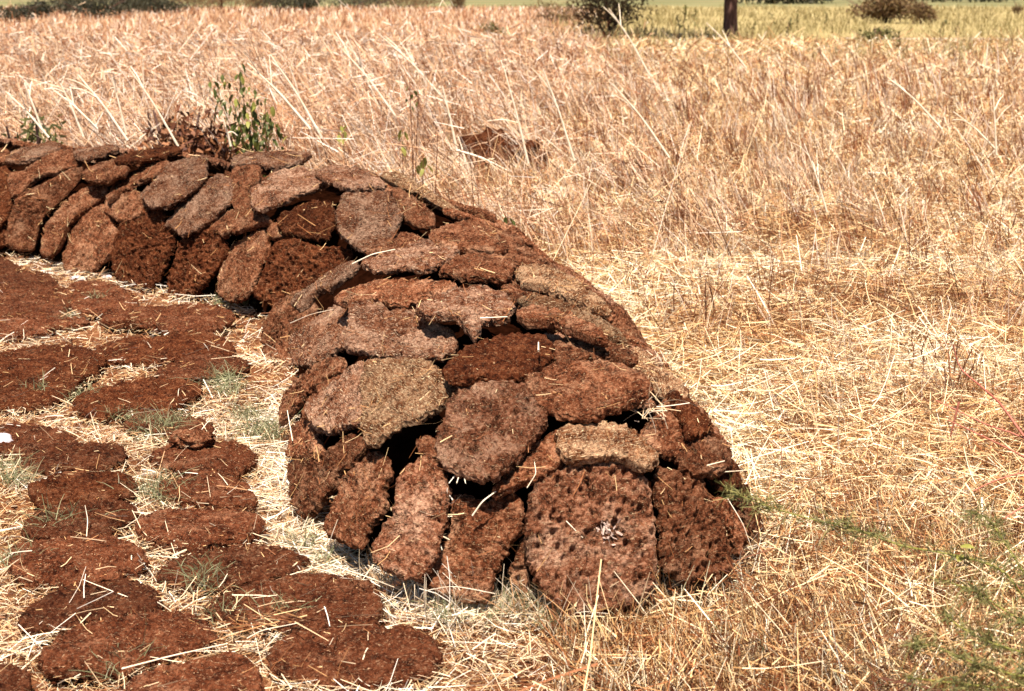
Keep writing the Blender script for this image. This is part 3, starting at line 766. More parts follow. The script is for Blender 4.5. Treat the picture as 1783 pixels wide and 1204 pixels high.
gcake('P', [(355,1050),(400,1028),(480,1004),(560,998),(635,1006),(668,1040),(650,1080),(560,1090),(450,1085),(380,1072)], "big smooth flat cake at the foot of the near end of the heap")
gcake('M', [(160,1042),(220,982),(330,922),(480,892),(620,872),(780,872),(882,922),(902,982),(760,1022),(620,1062),(480,1102),(330,1082),(200,1082)], "flat cake lying just above the long pale straw at bottom left")
gcake('P', [(460,1130),(520,1096),(640,1088),(735,1090),(772,1130),(745,1172),(610,1188),(490,1172)], "largest smooth flat cake at the bottom of the photo, right of the dry grass wisp")
gcake('M', [(520,1150),(700,1092),(900,1050),(985,1030),(1060,1082),(1090,1140),(1060,1230),(700,1250),(540,1220)], "flat cake below the long pale straw, cut by the photo's bottom edge")
gcake('M', [(-60,1092),(60,1082),(122,1122),(132,1182),(60,1240),(-60,1240)], "flat cake in the bottom left corner of the photo")

for l, px, sz, c, n, o in CAKES:
    print("CAKE %.2f x %.2f  at %.2f %.2f %.2f n %.2f %.2f %.2f | %s" % (*sz, *c, *n, l))

# ---------------------------------------------------------------- pieces lying on the cakes
def lump(name, c, r, mat, seed, sq=(1, 1, 1), amp=.3, n=22, freq=2.0):
    th = np.linspace(0, math.pi, n); ph = np.arange(2 * n) * math.pi / n
    d = np.stack([np.sin(th)[:, None] * np.cos(ph), np.sin(th)[:, None] * np.sin(ph), np.cos(th)[:, None] + 0 * ph], -1)
    rr = r * (1 + amp * fbm(d * freq + seed, 3))
    v = d * rr[..., None] * np.array(sq)
    i = np.arange(n - 1)[:, None] * 2 * n; j = np.arange(2 * n)[None, :]; j2 = (j + 1) % (2 * n)
    f = np.stack([i + j, i + 2 * n + j, i + 2 * n + j2, i + j2], -1).reshape(-1, 4)
    return link(name, mesh_from(name, v, f, mat), loc=c)

p = on_ground(335, 772, .055)
tag(lump("dung_lump", p + [0, 0, .012], .055, CM['brown'], 3, (1.25, .8, .62), .42), "loose crumbly dung lump sitting on a flat cake", "dung lump")
p = on_ground(2, 772, 0.03)
tag(lump("stone", p, .045, STONE, 9, (1.1, .8, .75), .22, 16, 1.2), "pale grey stone at the left edge among the flat cakes", "stone")
p = on_ground(136, 486, 0.0)
tag(lump("pebble", p, .028, STONE, 4, (1.6, .9, .6), .25, 12), "whitish pebble in the straw before the rounded cake at the heap's left foot", "pebble", "white pebbles at the heap foot")
p = on_ground(187, 484, 0.0)
tag(lump("pebble", p, .024, STONE, 14, (1.4, .9, .6), .25, 12), "smaller whitish pebble, right of the other at the heap's left foot", "pebble", "white pebbles at the heap foot")
p = on_ground(872, 300, 0.0)  # dark lump in place of the shade inside a grass hollow
tag(lump("shade_clod", p + [0, .05, .05], .30, CM['dark'], 21, (1.5, .7, .8), .45, 30, 2.6), "dark clod standing in for the shaded hollow in dry grass behind the heap", "shade stand-in")
clod = [o for o in COL.objects if o.name == "shade_clod"][0]
B = Bag(); m = 80
q = rng.normal(size=(m, 3)) * [.34, .16, .04] + [0, .06, .24]
B.blades(q, rng.normal(size=(m, 3)) * [1, .6, .35], rng.gamma(4, .045, m) + .06, .005, 3, tone=rng.random(m) ** .7, curl=.35, droop=.25, taper=.5)
link("straw_cover", B.mesh("straw_cover", TALL), clod)["kind"] = "stuff"
# whitish patch on the end cake
B = Bag()
wp = Matrix(end_cake.matrix_world).inverted()
r_ = np.random.default_rng(5)
P_ = []
for _ in range(46):
    h = heap_hit(1055 + r_.normal() * 9, 930 + r_.normal() * 11)
    q = wp @ Vector(h); P_.append((q.x, q.y, .004 + abs(r_.normal()) * .003))
B.blades(np.array(P_), unit(r_.normal(size=(46, 3)) * [1, 1, .35]), r_.random(46) * .014 + .006, r_.random(46) * .006 + .004, 2, tone=.7 + .3 * r_.random(46), curl=.4, taper=.3)
link("white_patch", B.mesh("white_patch", WHITE), end_cake)

# ---------------------------------------------------------------- straw and grass
polys = []
for l, px, sz, c, n, o in CAKES:
    if o["group"].startswith("dung cakes drying"):
        polys.append(np.array([on_ground(*q, z=.03)[:2] for q in px]))

def inside(poly, P):
    x, y = P[:, 0], P[:, 1]
    a = poly; b = np.roll(poly, -1, 0)
    c = np.zeros(len(P), bool)
    for (x1, y1), (x2, y2) in zip(a, b):
        if y1 == y2: continue
        c ^= ((y1 > y) != (y2 > y)) & (x < (x2 - x1) * (y - y1) / (y2 - y1) + x1)
    return c

def on_cake(P):
    m = np.zeros(len(P), bool)
    for q in polys: m |= inside(q, P)
    return m

def scatter(dens, d0, d1, xl=None, xr=None, margin=.5):
    """points on the ground; dens(d) per square metre"""
    ds = np.linspace(d0, d1, 400)
    wid = 2 * (.37 * ds + margin)
    pdf = dens(ds) * wid
    n = int(np.trapezoid(pdf, ds) if hasattr(np, "trapezoid") else np.trapz(pdf, ds))
    cdf = np.cumsum(pdf); cdf /= cdf[-1]
    d = np.interp(rng.random(n), cdf, ds)
    x = (rng.random(n) * 2 - 1) * (.37 * d + margin)
    P = np.stack([x, d], -1)
    if xl is not None: P = P[P[:, 0] > xl(P[:, 1])]
    if xr is not None: P = P[P[:, 0] < xr(P[:, 1])]
    return P

def free(P, pad=0.0, keep_on_cake=0.0):
    d, w, h = heap_dist(P)
    m = d > w * .93 + pad
    c = on_cake(P)
    m &= (~c) | (rng.random(len(P)) < keep_on_cake)
    return P[m]

def clump(P, scale, lo, hi, seed=0.0):
    n = noise3(np.concatenate([P * scale, np.full((len(P), 1), seed)], 1))
    return np.clip((n + .5), 0, 1) * (hi - lo) + lo

def behind(P):
    """true behind / right of the heap (the field), false on the drying-ground side"""
    # left boundary of the field: the heap centreline
    yc = np.interp(P[:, 1], CL[:, 1], CL[:, 0])
    return (P[:, 0] > yc) | (P[:, 1] > 11.5)

pxw = lambda d: d * 1.741 / FPX      # one rendered pixel in metres at distance d

# 1. matted straw lying in the field
P = free(scatter(lambda d: 5700 * np.minimum(1, (4.6 / d) ** 1.75) * np.interp(d, [3, 4.4], [.45, 1]), 2.5, 44))
P = P[behind(P)]
d = P[:, 1]; n = len(P)
P = P[rng.random(n) < clump(P, 1.4, .55, 1.15, 2.0)]; d = P[:, 1]; n = len(P)
az = rng.random(n) * 2 * math.pi
D = np.stack([np.cos(az), np.sin(az), rng.normal(size=n) * .22 + .10], -1)
L = (rng.gamma(2.6, .028, n) + .02) * (1 + d / 20)
z = rng.random(n) ** 1.5 * (.07 + .05 * clump(P, 1.1, 0, 1, 4.0))
P3 = np.concatenate([P, z[:, None]], 1) - D * (L * .5)[:, None]
P3[:, 2] = np.maximum(P3[:, 2], 0.0)
B = Bag()
tone = np.clip(rng.beta(1.5, 1.3, n) + .50 * clump(P, .8, -.5, .5, 7) + .30 * clump(P, 3.2, -.5, .5, 8), 0, 1)
wd_ = np.maximum(rng.gamma(4, .0005, n) + .0009, .78 * pxw(d))
for sel, sg_ in ((d < 7.5, 2), (d >= 7.5, 1)):
    B.blades(P3[sel], D[sel], L[sel], wd_[sel], sg_ + (sg_ == 2), tone=tone[sel], curl=.42, droop=.08, taper=.35)
tag(link("straw_litter", B.mesh("straw_litter", STRAW)), "dry golden straw lying matted over the field right of the heap", "straw", kind='stuff')
print("litter", n)

# 2. short standing grass and stubble in the field
P = free(scatter(lambda d: 1700 * np.minimum(1, (6 / d) ** 1.6) + 9000 * np.clip((4.7 - d) / .9, 0, 1), 2.5, 33), .03)
P = P[behind(P)]
P = P[rng.random(len(P)) < clump(P, 1.7, .1, 1.2, 11.0)]
n = len(P); d = P[:, 1]
near = np.clip((5.0 - d) / 2, 0, 1)
lean = np.stack([rng.normal(size=n) * .45 - .22, rng.normal(size=n) * .35 - .05, np.ones(n)], -1)
L = (rng.gamma(3, .026, n) + .03) * (.8 + .6 * clump(P, .5, 0, 1, 5.0)) * np.interp(d, [3.6, 4.4, 7, 10, 25, 40], [.62, .8, 1.0, 1.7, 2.0, 1.2])
B = Bag()
tone = np.clip(rng.beta(1.2, 1.2, n) + .25 * clump(P, 2.4, -.5, .5, 9), 0, 1)
tone = np.where(rng.random(n) < .24, tone * .15, tone)
P3 = np.concatenate([P, np.full((n, 1), -.01)], 1)
B.blades(P3, lean, L, np.maximum(rng.gamma(4, .0005, n) + .0009, .66 * pxw(d)), 2, tone=tone, curl=.3, droop=.12, taper=.6)
tag(link("dry_grass", B.mesh("dry_grass", STRAW)), "short dry grass and stubble standing in the field right of the heap", "grass", kind='stuff')
print("standing", n)

# 3. tall dry grass leaning left behind the far limb
def tall_edge(P):
    """how tall the stand is: full behind the left limb, fading toward the right"""
    xb = P[:, 0] - (.5 + .06 * (P[:, 1] - 9))
    return np.clip(1 - (xb + 1.2) / 2.6, 0.0, 1)
P = scatter(lambda d: 620 * np.minimum(1, (10 / d) ** 1.25), 8.2, 42, margin=1.0)
dd, w, h = heap_dist(P)
side = P[:, 1] > np.interp(P[:, 0], CL[::-1, 0], CL[::-1, 1]) + .85
P = P[(dd > w + .12) & side]
P = P[rng.random(len(P)) < np.maximum(tall_edge(P), .0)]
hol = on_ground(872, 300)[:2]
P = P[np.hypot(*((P - hol + [0, .9]) * [1, .40]).T) > .70]
for (a_, b_, dep_, rx_, ry_) in ((345, 222, 9.35, .62, .5), (432, 200, 9.45, .40, .45)):
    c_ = at_depth(a_, b_, dep_)[:2]
    P = P[np.hypot(*((P - c_) / [rx_, ry_]).T) > 1]
P = P[rng.random(len(P)) < clump(P, 1.2, -.22, 1.3, 21.0) * clump(P, .45, .35, 1.4, 22.0)]
n = len(P); d = P[:, 1]
te = tall_edge(P)
lean = np.stack([rng.normal(size=n) * .32 - .48, rng.normal(size=n) * .28, np.ones(n)], -1)
L = (rng.gamma(7, .070, n) + .12) * np.interp(d, [14, 24, 40], [1, .85, .62]) * (.45 + .55 * te) * clump(P, .55, .45, 1.55, 3.0)
B = Bag()
B.blades(np.concatenate([P, np.zeros((n, 1))], 1), lean, L, np.maximum(rng.gamma(4, .0008, n) + .0014, .8 * pxw(d)), 3, tone=np.clip(rng.beta(1.1, 1.1, n) + .3 * clump(P, 1.6, -.5, .5, 13) - .28 * np.clip((10.6 - d) / 1.2, 0, 1) * (P[:, 0] < -1.2), 0, 1), curl=.14, droop=.16, taper=.5)  # front blades browner: dead leaves, plus the stand's shaded base put into tone
# loose seed heads and broken leaves filling the stand
m = int(n * 1.7); k = rng.integers(0, n, m)
Q = np.concatenate([P[k], np.zeros((m, 1))], 1) + unit(lean[k]) * (L[k] * (.25 + .75 * rng.random(m)))[:, None] + rng.normal(size=(m, 3)) * .05
D = rng.normal(size=(m, 3)) * [1, 1, .7] + [-.3, 0, .2]
B.blades(Q, D, rng.gamma(3, .05, m) + .04, np.maximum(.0018, .72 * pxw(P[k][:, 1])), 1, tone=np.clip(rng.beta(1.0, 1.3, m) + .45 * clump(P[k], 1.1, -.5, .5, 14) + .25 * (Q[:, 2] / .6 - .6) - .28 * np.clip((10.6 - Q[:, 1]) / 1.2, 0, 1) * (Q[:, 0] < -1.2), 0, 1), curl=.3, droop=.1, taper=.5)  # tone drops at the front and lower down, painting shade into the stand
# tussocks: fans of long pale stems
for c in range(120):
    dd_ = 9.3 + 24 * rng.random() ** 1.5
    x_ = (rng.random() * 2 - 1) * .38 * dd_
    if heap_dist(np.array([x_, dd_]))[0] < .9 or (x_ > .2 * dd_ and rng.random() < .7) or x_ < np.interp(dd_, CL[:, 1], CL[:, 0]) and dd_ < 11.3: continue
    m2 = int(rng.integers(25, 70)); sz = min(rng.gamma(8, .1), .95) * float(np.interp(x_ / dd_, [-.05, .08], [1, .45])) * float(np.interp(dd_, [12, 30], [1, .7]))
    aim = np.array([-.65 + rng.normal() * .35, rng.normal() * .3, 1.0])
    B.blades(np.array([x_, dd_, 0]) + rng.normal(size=(m2, 3)) * [.06, .06, 0], aim + rng.normal(size=(m2, 3)) * [.28, .28, .1], sz * (.6 + .6 * rng.random(m2)),
             np.maximum(.0035, .85 * pxw(dd_)), 3, tone=.45 + .55 * rng.random(m2), curl=.12, droop=.22, taper=.5)
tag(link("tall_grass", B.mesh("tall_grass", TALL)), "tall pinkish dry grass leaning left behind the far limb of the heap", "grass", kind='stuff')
print("tall", n, m)

# 3b. mid-height stalks standing through the right field
P = scatter(lambda d: 60 * np.minimum(1, (9 / d) ** 1.1), 4.4, 34, margin=.8)
P = free(P, .25); P = P[behind(P)]
P = P[rng.random(len(P)) < np.clip((P[:, 1] - 4) / 5, .12, 1) * clump(P, .9, .1, 1.2, 31.0)]
n = len(P); d = P[:, 1]
lean = np.stack([rng.normal(size=n) * .22 - .30, rng.normal(size=n) * .2, np.ones(n)], -1)
L = rng.gamma(4, .055, n) + .10
B = Bag()
tone = np.clip(rng.beta(1.3, 1.1, n), 0, 1); tone = np.where(rng.random(n) < .25, tone * .1, tone)
B.blades(np.concatenate([P, np.zeros((n, 1))], 1), lean, L, np.maximum(rng.gamma(4, .0008, n) + .0015, .85 * pxw(d)), 4, tone=tone, curl=.15, droop=.1, taper=.5)
for c in range(950):
    dd_ = 4.6 + 17 * rng.random() ** 1.3
    x_ = (rng.random() * 2 - 1) * (.37 * dd_ + .5)
    c_ = np.array([[x_, dd_]])
    if heap_dist(c_)[0][0] < 1.0 or not behind(c_)[0]: continue
    m2 = int(rng.integers(8, 26)); dk = rng.random() < .55
    B.blades(np.array([x_, dd_, 0]) + rng.normal(size=(m2, 3)) * [.05, .05, 0], np.array([rng.normal() * .25 - .15, rng.normal() * .2, 1]) + rng.normal(size=(m2, 3)) * [.16, .16, 0],
             (.07 + .022 * dd_ * rng.random()) * (.6 + .8 * rng.random(m2)), np.maximum(.0024, .85 * pxw(dd_)), 2, tone=(.02 + .2 * rng.random(m2)) if dk else (.35 + .65 * rng.random(m2)), curl=.1, taper=.4)
tag(link("dry_stalks", B.mesh("dry_stalks", TALL)), "taller single dry stalks scattered through the right-hand field", "stalks", kind='stuff')

# 3c. pasture beyond the stubble
P = scatter(lambda d: 30 * np.minimum(1, (34 / d) ** 1.6), 31, 120, margin=2.0)
P = P[rng.random(len(P)) < clump(P, .22, -.2, 1.3, 61.0)]
n = len(P); d = P[:, 1]
yel = P[:, 0] > .075 * d - 1.5 + rng.normal(size=n) * 1.2
for nm, mt, sel, lab in (("pasture_grass", PASTURE, yel, "yellow-green pasture grass in the flat field around the tree"), ("far_grass", TALL, ~yel, "far dry grass thinning out toward the dark bushes at top left")):
    B = Bag(); q = sel.sum()
    B.blades(np.concatenate([P[sel], np.zeros((q, 1))], 1), rng.normal(size=(q, 3)) * [.4, .4, .1] + [0, 0, 1], (rng.gamma(4, .05, q) + .06), np.maximum(.004, .9 * pxw(d[sel])), 1, tone=rng.random(q), taper=.5)
    tag(link(nm, B.mesh(nm, mt)), lab, "grass", kind='stuff')

# 4. bleached straw between the flat cakes and along the heap foot
P = scatter(lambda d: 15000 * np.minimum(1, (4.5 / d) ** 1.3), 2.4, 11.5, margin=.4)
P = P[~behind(P)]
dd, w, h = heap_dist(P)
c = on_cake(P)
band = np.exp(-((dd - w) / .16) ** 2)
kp = (dd > w * .9) & (rng.random(len(P)) < np.interp(P[:, 1], [4.5, 6.5], [1, .5]) * (.26 + .5 * band * np.clip((7.5 - P[:, 1]) / 2, .3, 1)) * clump(P, 3.2, -.15, 1.4, 41.0)) & ((~c) | (rng.random(len(P)) < .035))
P = P[kp]; c = c[kp]; band = band[kp]
n = len(P); d = P[:, 1]
az = rng.random(n) * 2 * math.pi
D = np.stack([np.cos(az), np.sin(az), rng.normal(size=n) * .20 + .08], -1)
L = rng.gamma(2.6, .024, n) + .02
z = rng.random(n) ** 1.6 * .04 + np.where(c, .036, 0)
P3 = np.concatenate([P, z[:, None]], 1) - D * (L * .5)[:, None]
P3[:, 2] = np.maximum(P3[:, 2], np.where(c, .034, 0.0))
B = Bag()
B.blades(P3, D, L, np.maximum(rng.gamma(4, .0004, n) + .0008, .60 * pxw(d)), 2, tone=np.clip(rng.beta(1.2, 1.4, n) + .12 * band + .35 * clump(P, 2.0, -.5, .5, 43), 0, 1), curl=.22, droop=.06, taper=.3)
tag(link("pale_straw", B.mesh("pale_straw", PALE)), "bleached straw filling the gaps between flat cakes and along the heap foot", "straw", kind='stuff')
print("pale", n)
P = scatter(lambda d: 9000 * np.minimum(1, (4.5 / d) ** 1.4), 2.4, 10.5, margin=.4)
P = P[~behind(P)]
dd, w, h = heap_dist(P)
P = P[(dd > w * .9) & ~on_cake(P)]
P = P[rng.random(len(P)) < np.interp(P[:, 1], [4.5, 6.5], [1, .4])]
n = len(P); d = P[:, 1]
B = Bag()
az = rng.random(n) * 2 * math.pi
D = np.stack([np.cos(az), np.sin(az), rng.normal(size=n) * .35 + .1], -1)
B.blades(np.concatenate([P, rng.random((n, 1)) * .02], 1), D, rng.gamma(2.5, .008, n) + .008, np.maximum(.0015, .62 * pxw(d)), 1, tone=np.clip(rng.beta(1.3, 1.2, n) + .3 * clump(P, 2.5, -.5, .5, 45), 0, 1), curl=.2)
tag(link("chaff", B.mesh("chaff", STRAW)), "fine brown and tan chaff covering the ground between the flat cakes", "chaff", kind='stuff')

# 4a. dung crumbs and dust between the flat cakes and along the heap foot
P = scatter(lambda d: 700 * np.minimum(1, (4.5 / d) ** 1.2), 2.4, 9.5, margin=.4)
dd, w, h = heap_dist(P)
P = P[(rng.random(len(P)) < np.where(behind(P), np.exp(-((dd - w) / .10) ** 2), .35 + .5 * np.exp(-((dd - w) / .2) ** 2))) & (dd > w * .85)]
P = P[(~on_cake(P)) | (rng.random(len(P)) < .12)]
n = len(P)
o6 = np.array([[1, 0, 0], [-1, 0, 0], [0, 1, 0], [0, -1, 0], [0, 0, 1], [0, 0, -1]], float)
f8 = np.array([[0, 2, 4], [2, 1, 4], [1, 3, 4], [3, 0, 4], [2, 0, 5], [1, 2, 5], [3, 1, 5], [0, 3, 5]])
r6 = (.0015 + rng.gamma(1.5, .0020, n))[:, None, None] * (.6 + .8 * rng.random((n, 6, 1))) * np.array([1.2, 1.0, .8])
zc = np.where(on_cake(P), .036, .012)
v = o6[None] * r6 + rng.normal(size=(n, 6, 3)) * r6 * .25 + np.concatenate([P, zc[:, None]], 1)[:, None]
f = (f8[None] + (np.arange(n) * 6)[:, None, None]).reshape(-1, 3)
tag(link("dung_crumbs", mesh_from("dung_crumbs", v, f, CM['ground'], smooth=False)), "brown dung crumbs strewn between the flat cakes and at the heap foot", "crumbs", kind='stuff')
print("crumbs", n)

# 4b. straw thrown over the foot of the near end
m = 2200
t = rng.random(m) ** .8
fx = np.interp(t, [0, .3, .6, 1], [640, 800, 1000, 1330]); fy = np.interp(t, [0, .3, .6, 1], [1010, 1062, 1080, 960])
P = np.array([on_ground(a + rng.normal() * 22, b + rng.normal() * 16)[:2] for a, b in zip(fx, fy)])
lean = np.stack([rng.normal(size=m) * .5, rng.normal(size=m) * .35 - .15, np.ones(m)], -1)
B = Bag()
B.blades(np.concatenate([P, np.zeros((m, 1))], 1), lean, rng.gamma(3, .024, m) + .02, rng.gamma(4, .0004, m) + .0009, 3, tone=rng.beta(1.4, 1.3, m), curl=.25, droop=.2, taper=.5)
tag(link("foot_grass", B.mesh("foot_grass", PALE)), "dry grass blades growing up against the near foot of the heap", "grass", kind='stuff')

# 5. greenish grass: small tufts between the flat cakes, a sprinkle at bottom right
tufts = [(275,765,1.2),(245,752,.8),(300,752,.9),(285,875,1.2),(262,868,.9),(385,672,1.1),(400,690,1.0),(430,735,1.0),(455,760,1.2),(465,775,1.0),(210,735,.8),(28,850,1.0),(18,990,.9),(95,925,1.0),(350,1020,.9),(365,1030,.8),(390,1085,.7),(385,535,.7),(425,535,.8),(205,1175,.8),(490,1085,.8),(870,1075,1.0),(905,1065,.9),(780,1085,.8),(20,830,.8),(150,700,.8),(170,530,.7),(60,690,.7),(110,565,.6),(960,1090,.8),(570,985,.8),(530,960,.7)]
B = Bag()
for (a, b, s) in tufts:
    g = on_ground(a, b); m = int(95 * s); g = g + [0, 0, .02]
    P = g + np.stack([rng.normal(size=m) * .035 * s, rng.normal(size=m) * .04 * s, np.zeros(m)], -1)
    lean = np.stack([rng.normal(size=m) * .6, rng.normal(size=m) * .5, np.full(m, .9)], -1)
    B.blades(P, lean, (rng.gamma(5, .012, m) + .03) * s, np.maximum(.0026, .8 * pxw(g[1])), 3, tone=.15 + .75 * rng.beta(1.5, 1.5, m), curl=.3, droop=.35, taper=.7)
P = free(scatter(lambda d: 900 + 0 * d, 2.4, 4.3)); P = P[behind(P)]
P = P[rng.random(len(P)) < clump(P, 2.2, -.35, .75, 51.0)]
m = len(P)
lean = np.stack([rng.normal(size=m) * .4, rng.normal(size=m) * .35, np.ones(m)], -1)
B.blades(np.concatenate([P, np.zeros((m, 1))], 1), lean, rng.gamma(4, .02, m) + .03, .0024, 3, tone=.35 + .65 * rng.beta(1.8, 1.2, m), curl=.2, droop=.15, taper=.7)
tag(link("green_grass", B.mesh("green_grass", GREENG)), "thin grey-green grass in small tufts among the flat cakes and near field", "grass", kind='stuff')

# ---------------------------------------------------------------- single straws and stalks one can pick out
def stalk(pts3, r, label, mat=STRAWSTEM, name="straw_stalk", cat="straw", group="single straws on and around the heap", n=14):
    p = spline(pts3, n); r = r * .5
    v, f = tube(p, np.linspace(r, r * .6, n), 6)
    c = p[0].copy()
    o = link(name, mesh_from(name, v - c, f, mat), loc=c)
    return tag(o, label, cat, group)

G = lambda a, b, z=.03: on_ground(a, b, z)
Hh = lambda a, b, off=.02: (lambda q: q + heap_normal(q[:2]) * off)(heap_hit(a, b))
stalk([G(212, 1165, .05), G(300, 1142, .06), G(396, 1121, .055)], .0042, "long pale straw lying across the flat cakes at bottom left")
stalk([G(430, 1112, .05), G(455, 1098, .055), G(520, 1085, .05)], .003, "short straw continuing past the end of the long one at bottom left")
stalk([G(580, 985, .05), G(640, 1005, .10), G(722, 1037, .02)], .0034, "long straw slanting down along the left foot of the near end")
stalk([G(500, 1003, .04), G(560, 985, .045), G(606, 968, .05)], .0034, "straw lying left of the near end, pointing at the heap foot")
stalk([G(565, 985, .02), G(575, 940, .14), G(588, 905, .20)], .0036, "pale straw standing upright at the heap's left foot")
stalk([G(728, 1060, .01), G(735, 1030, .10), G(790, 1020, .16), G(862, 1034, .14)], .003, "arched straw bent over the near foot of the heap")
stalk([G(724, 1085, .0), G(722, 1040, .09), G(722, 1018, .12)], .003, "short upright straw under the arched one at the near foot")
stalk([G(745, 1092, .0), G(738, 1045, .10), G(740, 1000, .17)], .003, "thin upright straw right beside the arched one at the near foot")
stalk([Hh(524, 772, .03), Hh(524, 722, .05)], .004, "white upright straw stub at the left foot of the near limb")
stalk([Hh(520, 572, .04), Hh(560, 562, .05), Hh(592, 553, .04)], .0036, "light straw lying on the pinkish strawy cake")
stalk([Hh(625, 478, .05), Hh(660, 466, .06), Hh(695, 455, .05)], .0065, "thick pale straw rolled along the rim of the edge-on cake at the bend")
stalk([Hh(840, 580, .05), Hh(885, 578, .05)], .005, "short pale straw in the gap above the smooth dark red-brown cake")
stalk([Hh(938, 642, .055), Hh(938, 630, .06)], .006, "white straw stub at the right tip of the smooth dark red-brown cake")
stalk([Hh(920, 862, .05), Hh(935, 845, .07), Hh(932, 824, .06)], .003, "bent straw hooked in the black gap above the big pitted end cake")
stalk([Hh(984, 912, .03), Hh(1012, 940, .03)], .003, "short straw stuck to the face of the biggest pitted end cake")
for (a, b, l) in ((800, 862, "leftmost straw of the short fan below the round finger-marked cake"), (812, 862, "middle straw of the short fan below the round finger-marked cake"), (826, 862, "rightmost straw of the short fan below the round finger-marked cake")):
    stalk([Hh(812 + (a - 812) * .3, 836, .05), Hh(a, b, .08)], .0036, l)
stalk([Hh(830, 905, .04), Hh(850, 885, .06), Hh(874, 862, .04)], .005, "light curled straw at the top of the brown cake beside the tall black gap")
stalk([Hh(1253, 875, .03), Hh(1275, 915, .035), Hh(1296, 965, .03)], .003, "long straw running down the narrow cake edge at the right foot")
stalk([Hh(1215, 823, .04), Hh(1240, 818, .05)], .004, "straw lying across the small black hole at the right edge")
stalk([Hh(1245, 833, .04), Hh(1285, 834, .06)], .003, "straw poking out of the small black hole toward the field")
stalk([G(150, 945, .03), G(153, 905, .07), G(148, 880, .11)], .003, "single upright straw at the front edge of a flat cake")

# straw tuft between cakes on the near end
tc_ = Hh(1125, 722, .03)
m = 40
B = Bag()
D = rng.normal(size=(m, 3)) + heap_normal(tc_[:2]) * .5
B.blades(rng.normal(size=(m, 3)) * .022, D, rng.gamma(3, .011, m) + .02, .0025, 4, tone=.25 + .55 * rng.random(m), curl=.6, taper=.2)
tag(link("straw_tuft", B.mesh("straw_tuft", PALE), loc=tc_), "pale tangled straw tuft caught between cakes on the near end", "straw tuft")
tc_ = Hh(1140, 640, .03)
m = 28
B = Bag()
B.blades(rng.normal(size=(m, 3)) * .014, rng.normal(size=(m, 3)) + [-.2, -.2, .8], rng.gamma(3, .006, m) + .012, .002, 3, tone=.35 + .5 * rng.random(m), curl=.3, taper=.4)
tag(link("straw_tuft", B.mesh("straw_tuft", PALE), loc=tc_), "small pale straw brush stuck in the heap's right edge", "straw tuft")
tc_ = G(468, 1080, .04)
m = 60
B = Bag()
B.blades(rng.normal(size=(m, 3)) * [.05, .02, .01], rng.normal(size=(m, 3)) * [1, .5, .2], rng.gamma(3, .022, m) + .04, .003, 3, tone=.1 + .5 * rng.random(m), curl=.3, taper=.4)
tag(link("grass_wisp", B.mesh("grass_wisp", STRAW), loc=tc_), "dry yellow-green grass wisp lying on a flat cake at bottom centre-left", "grass wisp")

m = 46
t = rng.random(m)
P_ = np.array([Hh(788 - 52 * q + rng.normal() * 5, 870 + 150 * q + rng.normal() * 6, .03) for q in t])
c_ = P_.mean(0)
B = Bag()
B.blades(P_ - c_, rng.normal(size=(m, 3)), rng.gamma(3, .007, m) + .008, .003, 2, tone=.4 + .6 * rng.random(m), curl=.3, taper=.2)
tag(link("straw_tuft", B.mesh("straw_tuft", PALE), loc=c_), "short straw bits wedged in the crack right of the tall leaning near-end cake", "straw tuft")

# tall stems that stand out behind the heap
def tall_stem(a, b, a2, b2, depth, r=.005, label="", branches=2, toward=0.0):
    r = r * 1.5
    if depth < 12 and a < 700: depth = 9.35 + (depth - 10) * .3
    p0 = at_depth(a, b, depth); p0[2] = max(p0[2], 0.0)
    p1 = at_depth(a2, b2, depth + toward)
    ro = bpy.data.objects.new("dry_stem", None); COL.objects.link(ro); ro.location = p0
    tag(ro, label, "dry stem", "tall dry stems leaning behind the heap")
    q = p1 - p0
    mid = q * .5 + np.array([0, 0, .05 * np.linalg.norm(q)])
    pp = spline([np.zeros(3), mid, q], 12)
    v, f = tube(pp, np.linspace(r, r * .45, 12), 6)
    link("stem", mesh_from("stem", v, f, STRAWSTEM), ro)
    for k in range(branches):
        t = 5 + int(rng.integers(0, 5))
        s = pp[t]; e = s + unit(q + rng.normal(size=3) * .5 * np.linalg.norm(q)) * np.linalg.norm(q) * .35
        v, f = tube(spline([s, .5 * (s + e) + [0, 0, .02], e], 7), np.linspace(r * .5, r * .3, 7), 5)
        link("branch", mesh_from("branch", v, f, STRAWSTEM), ro)
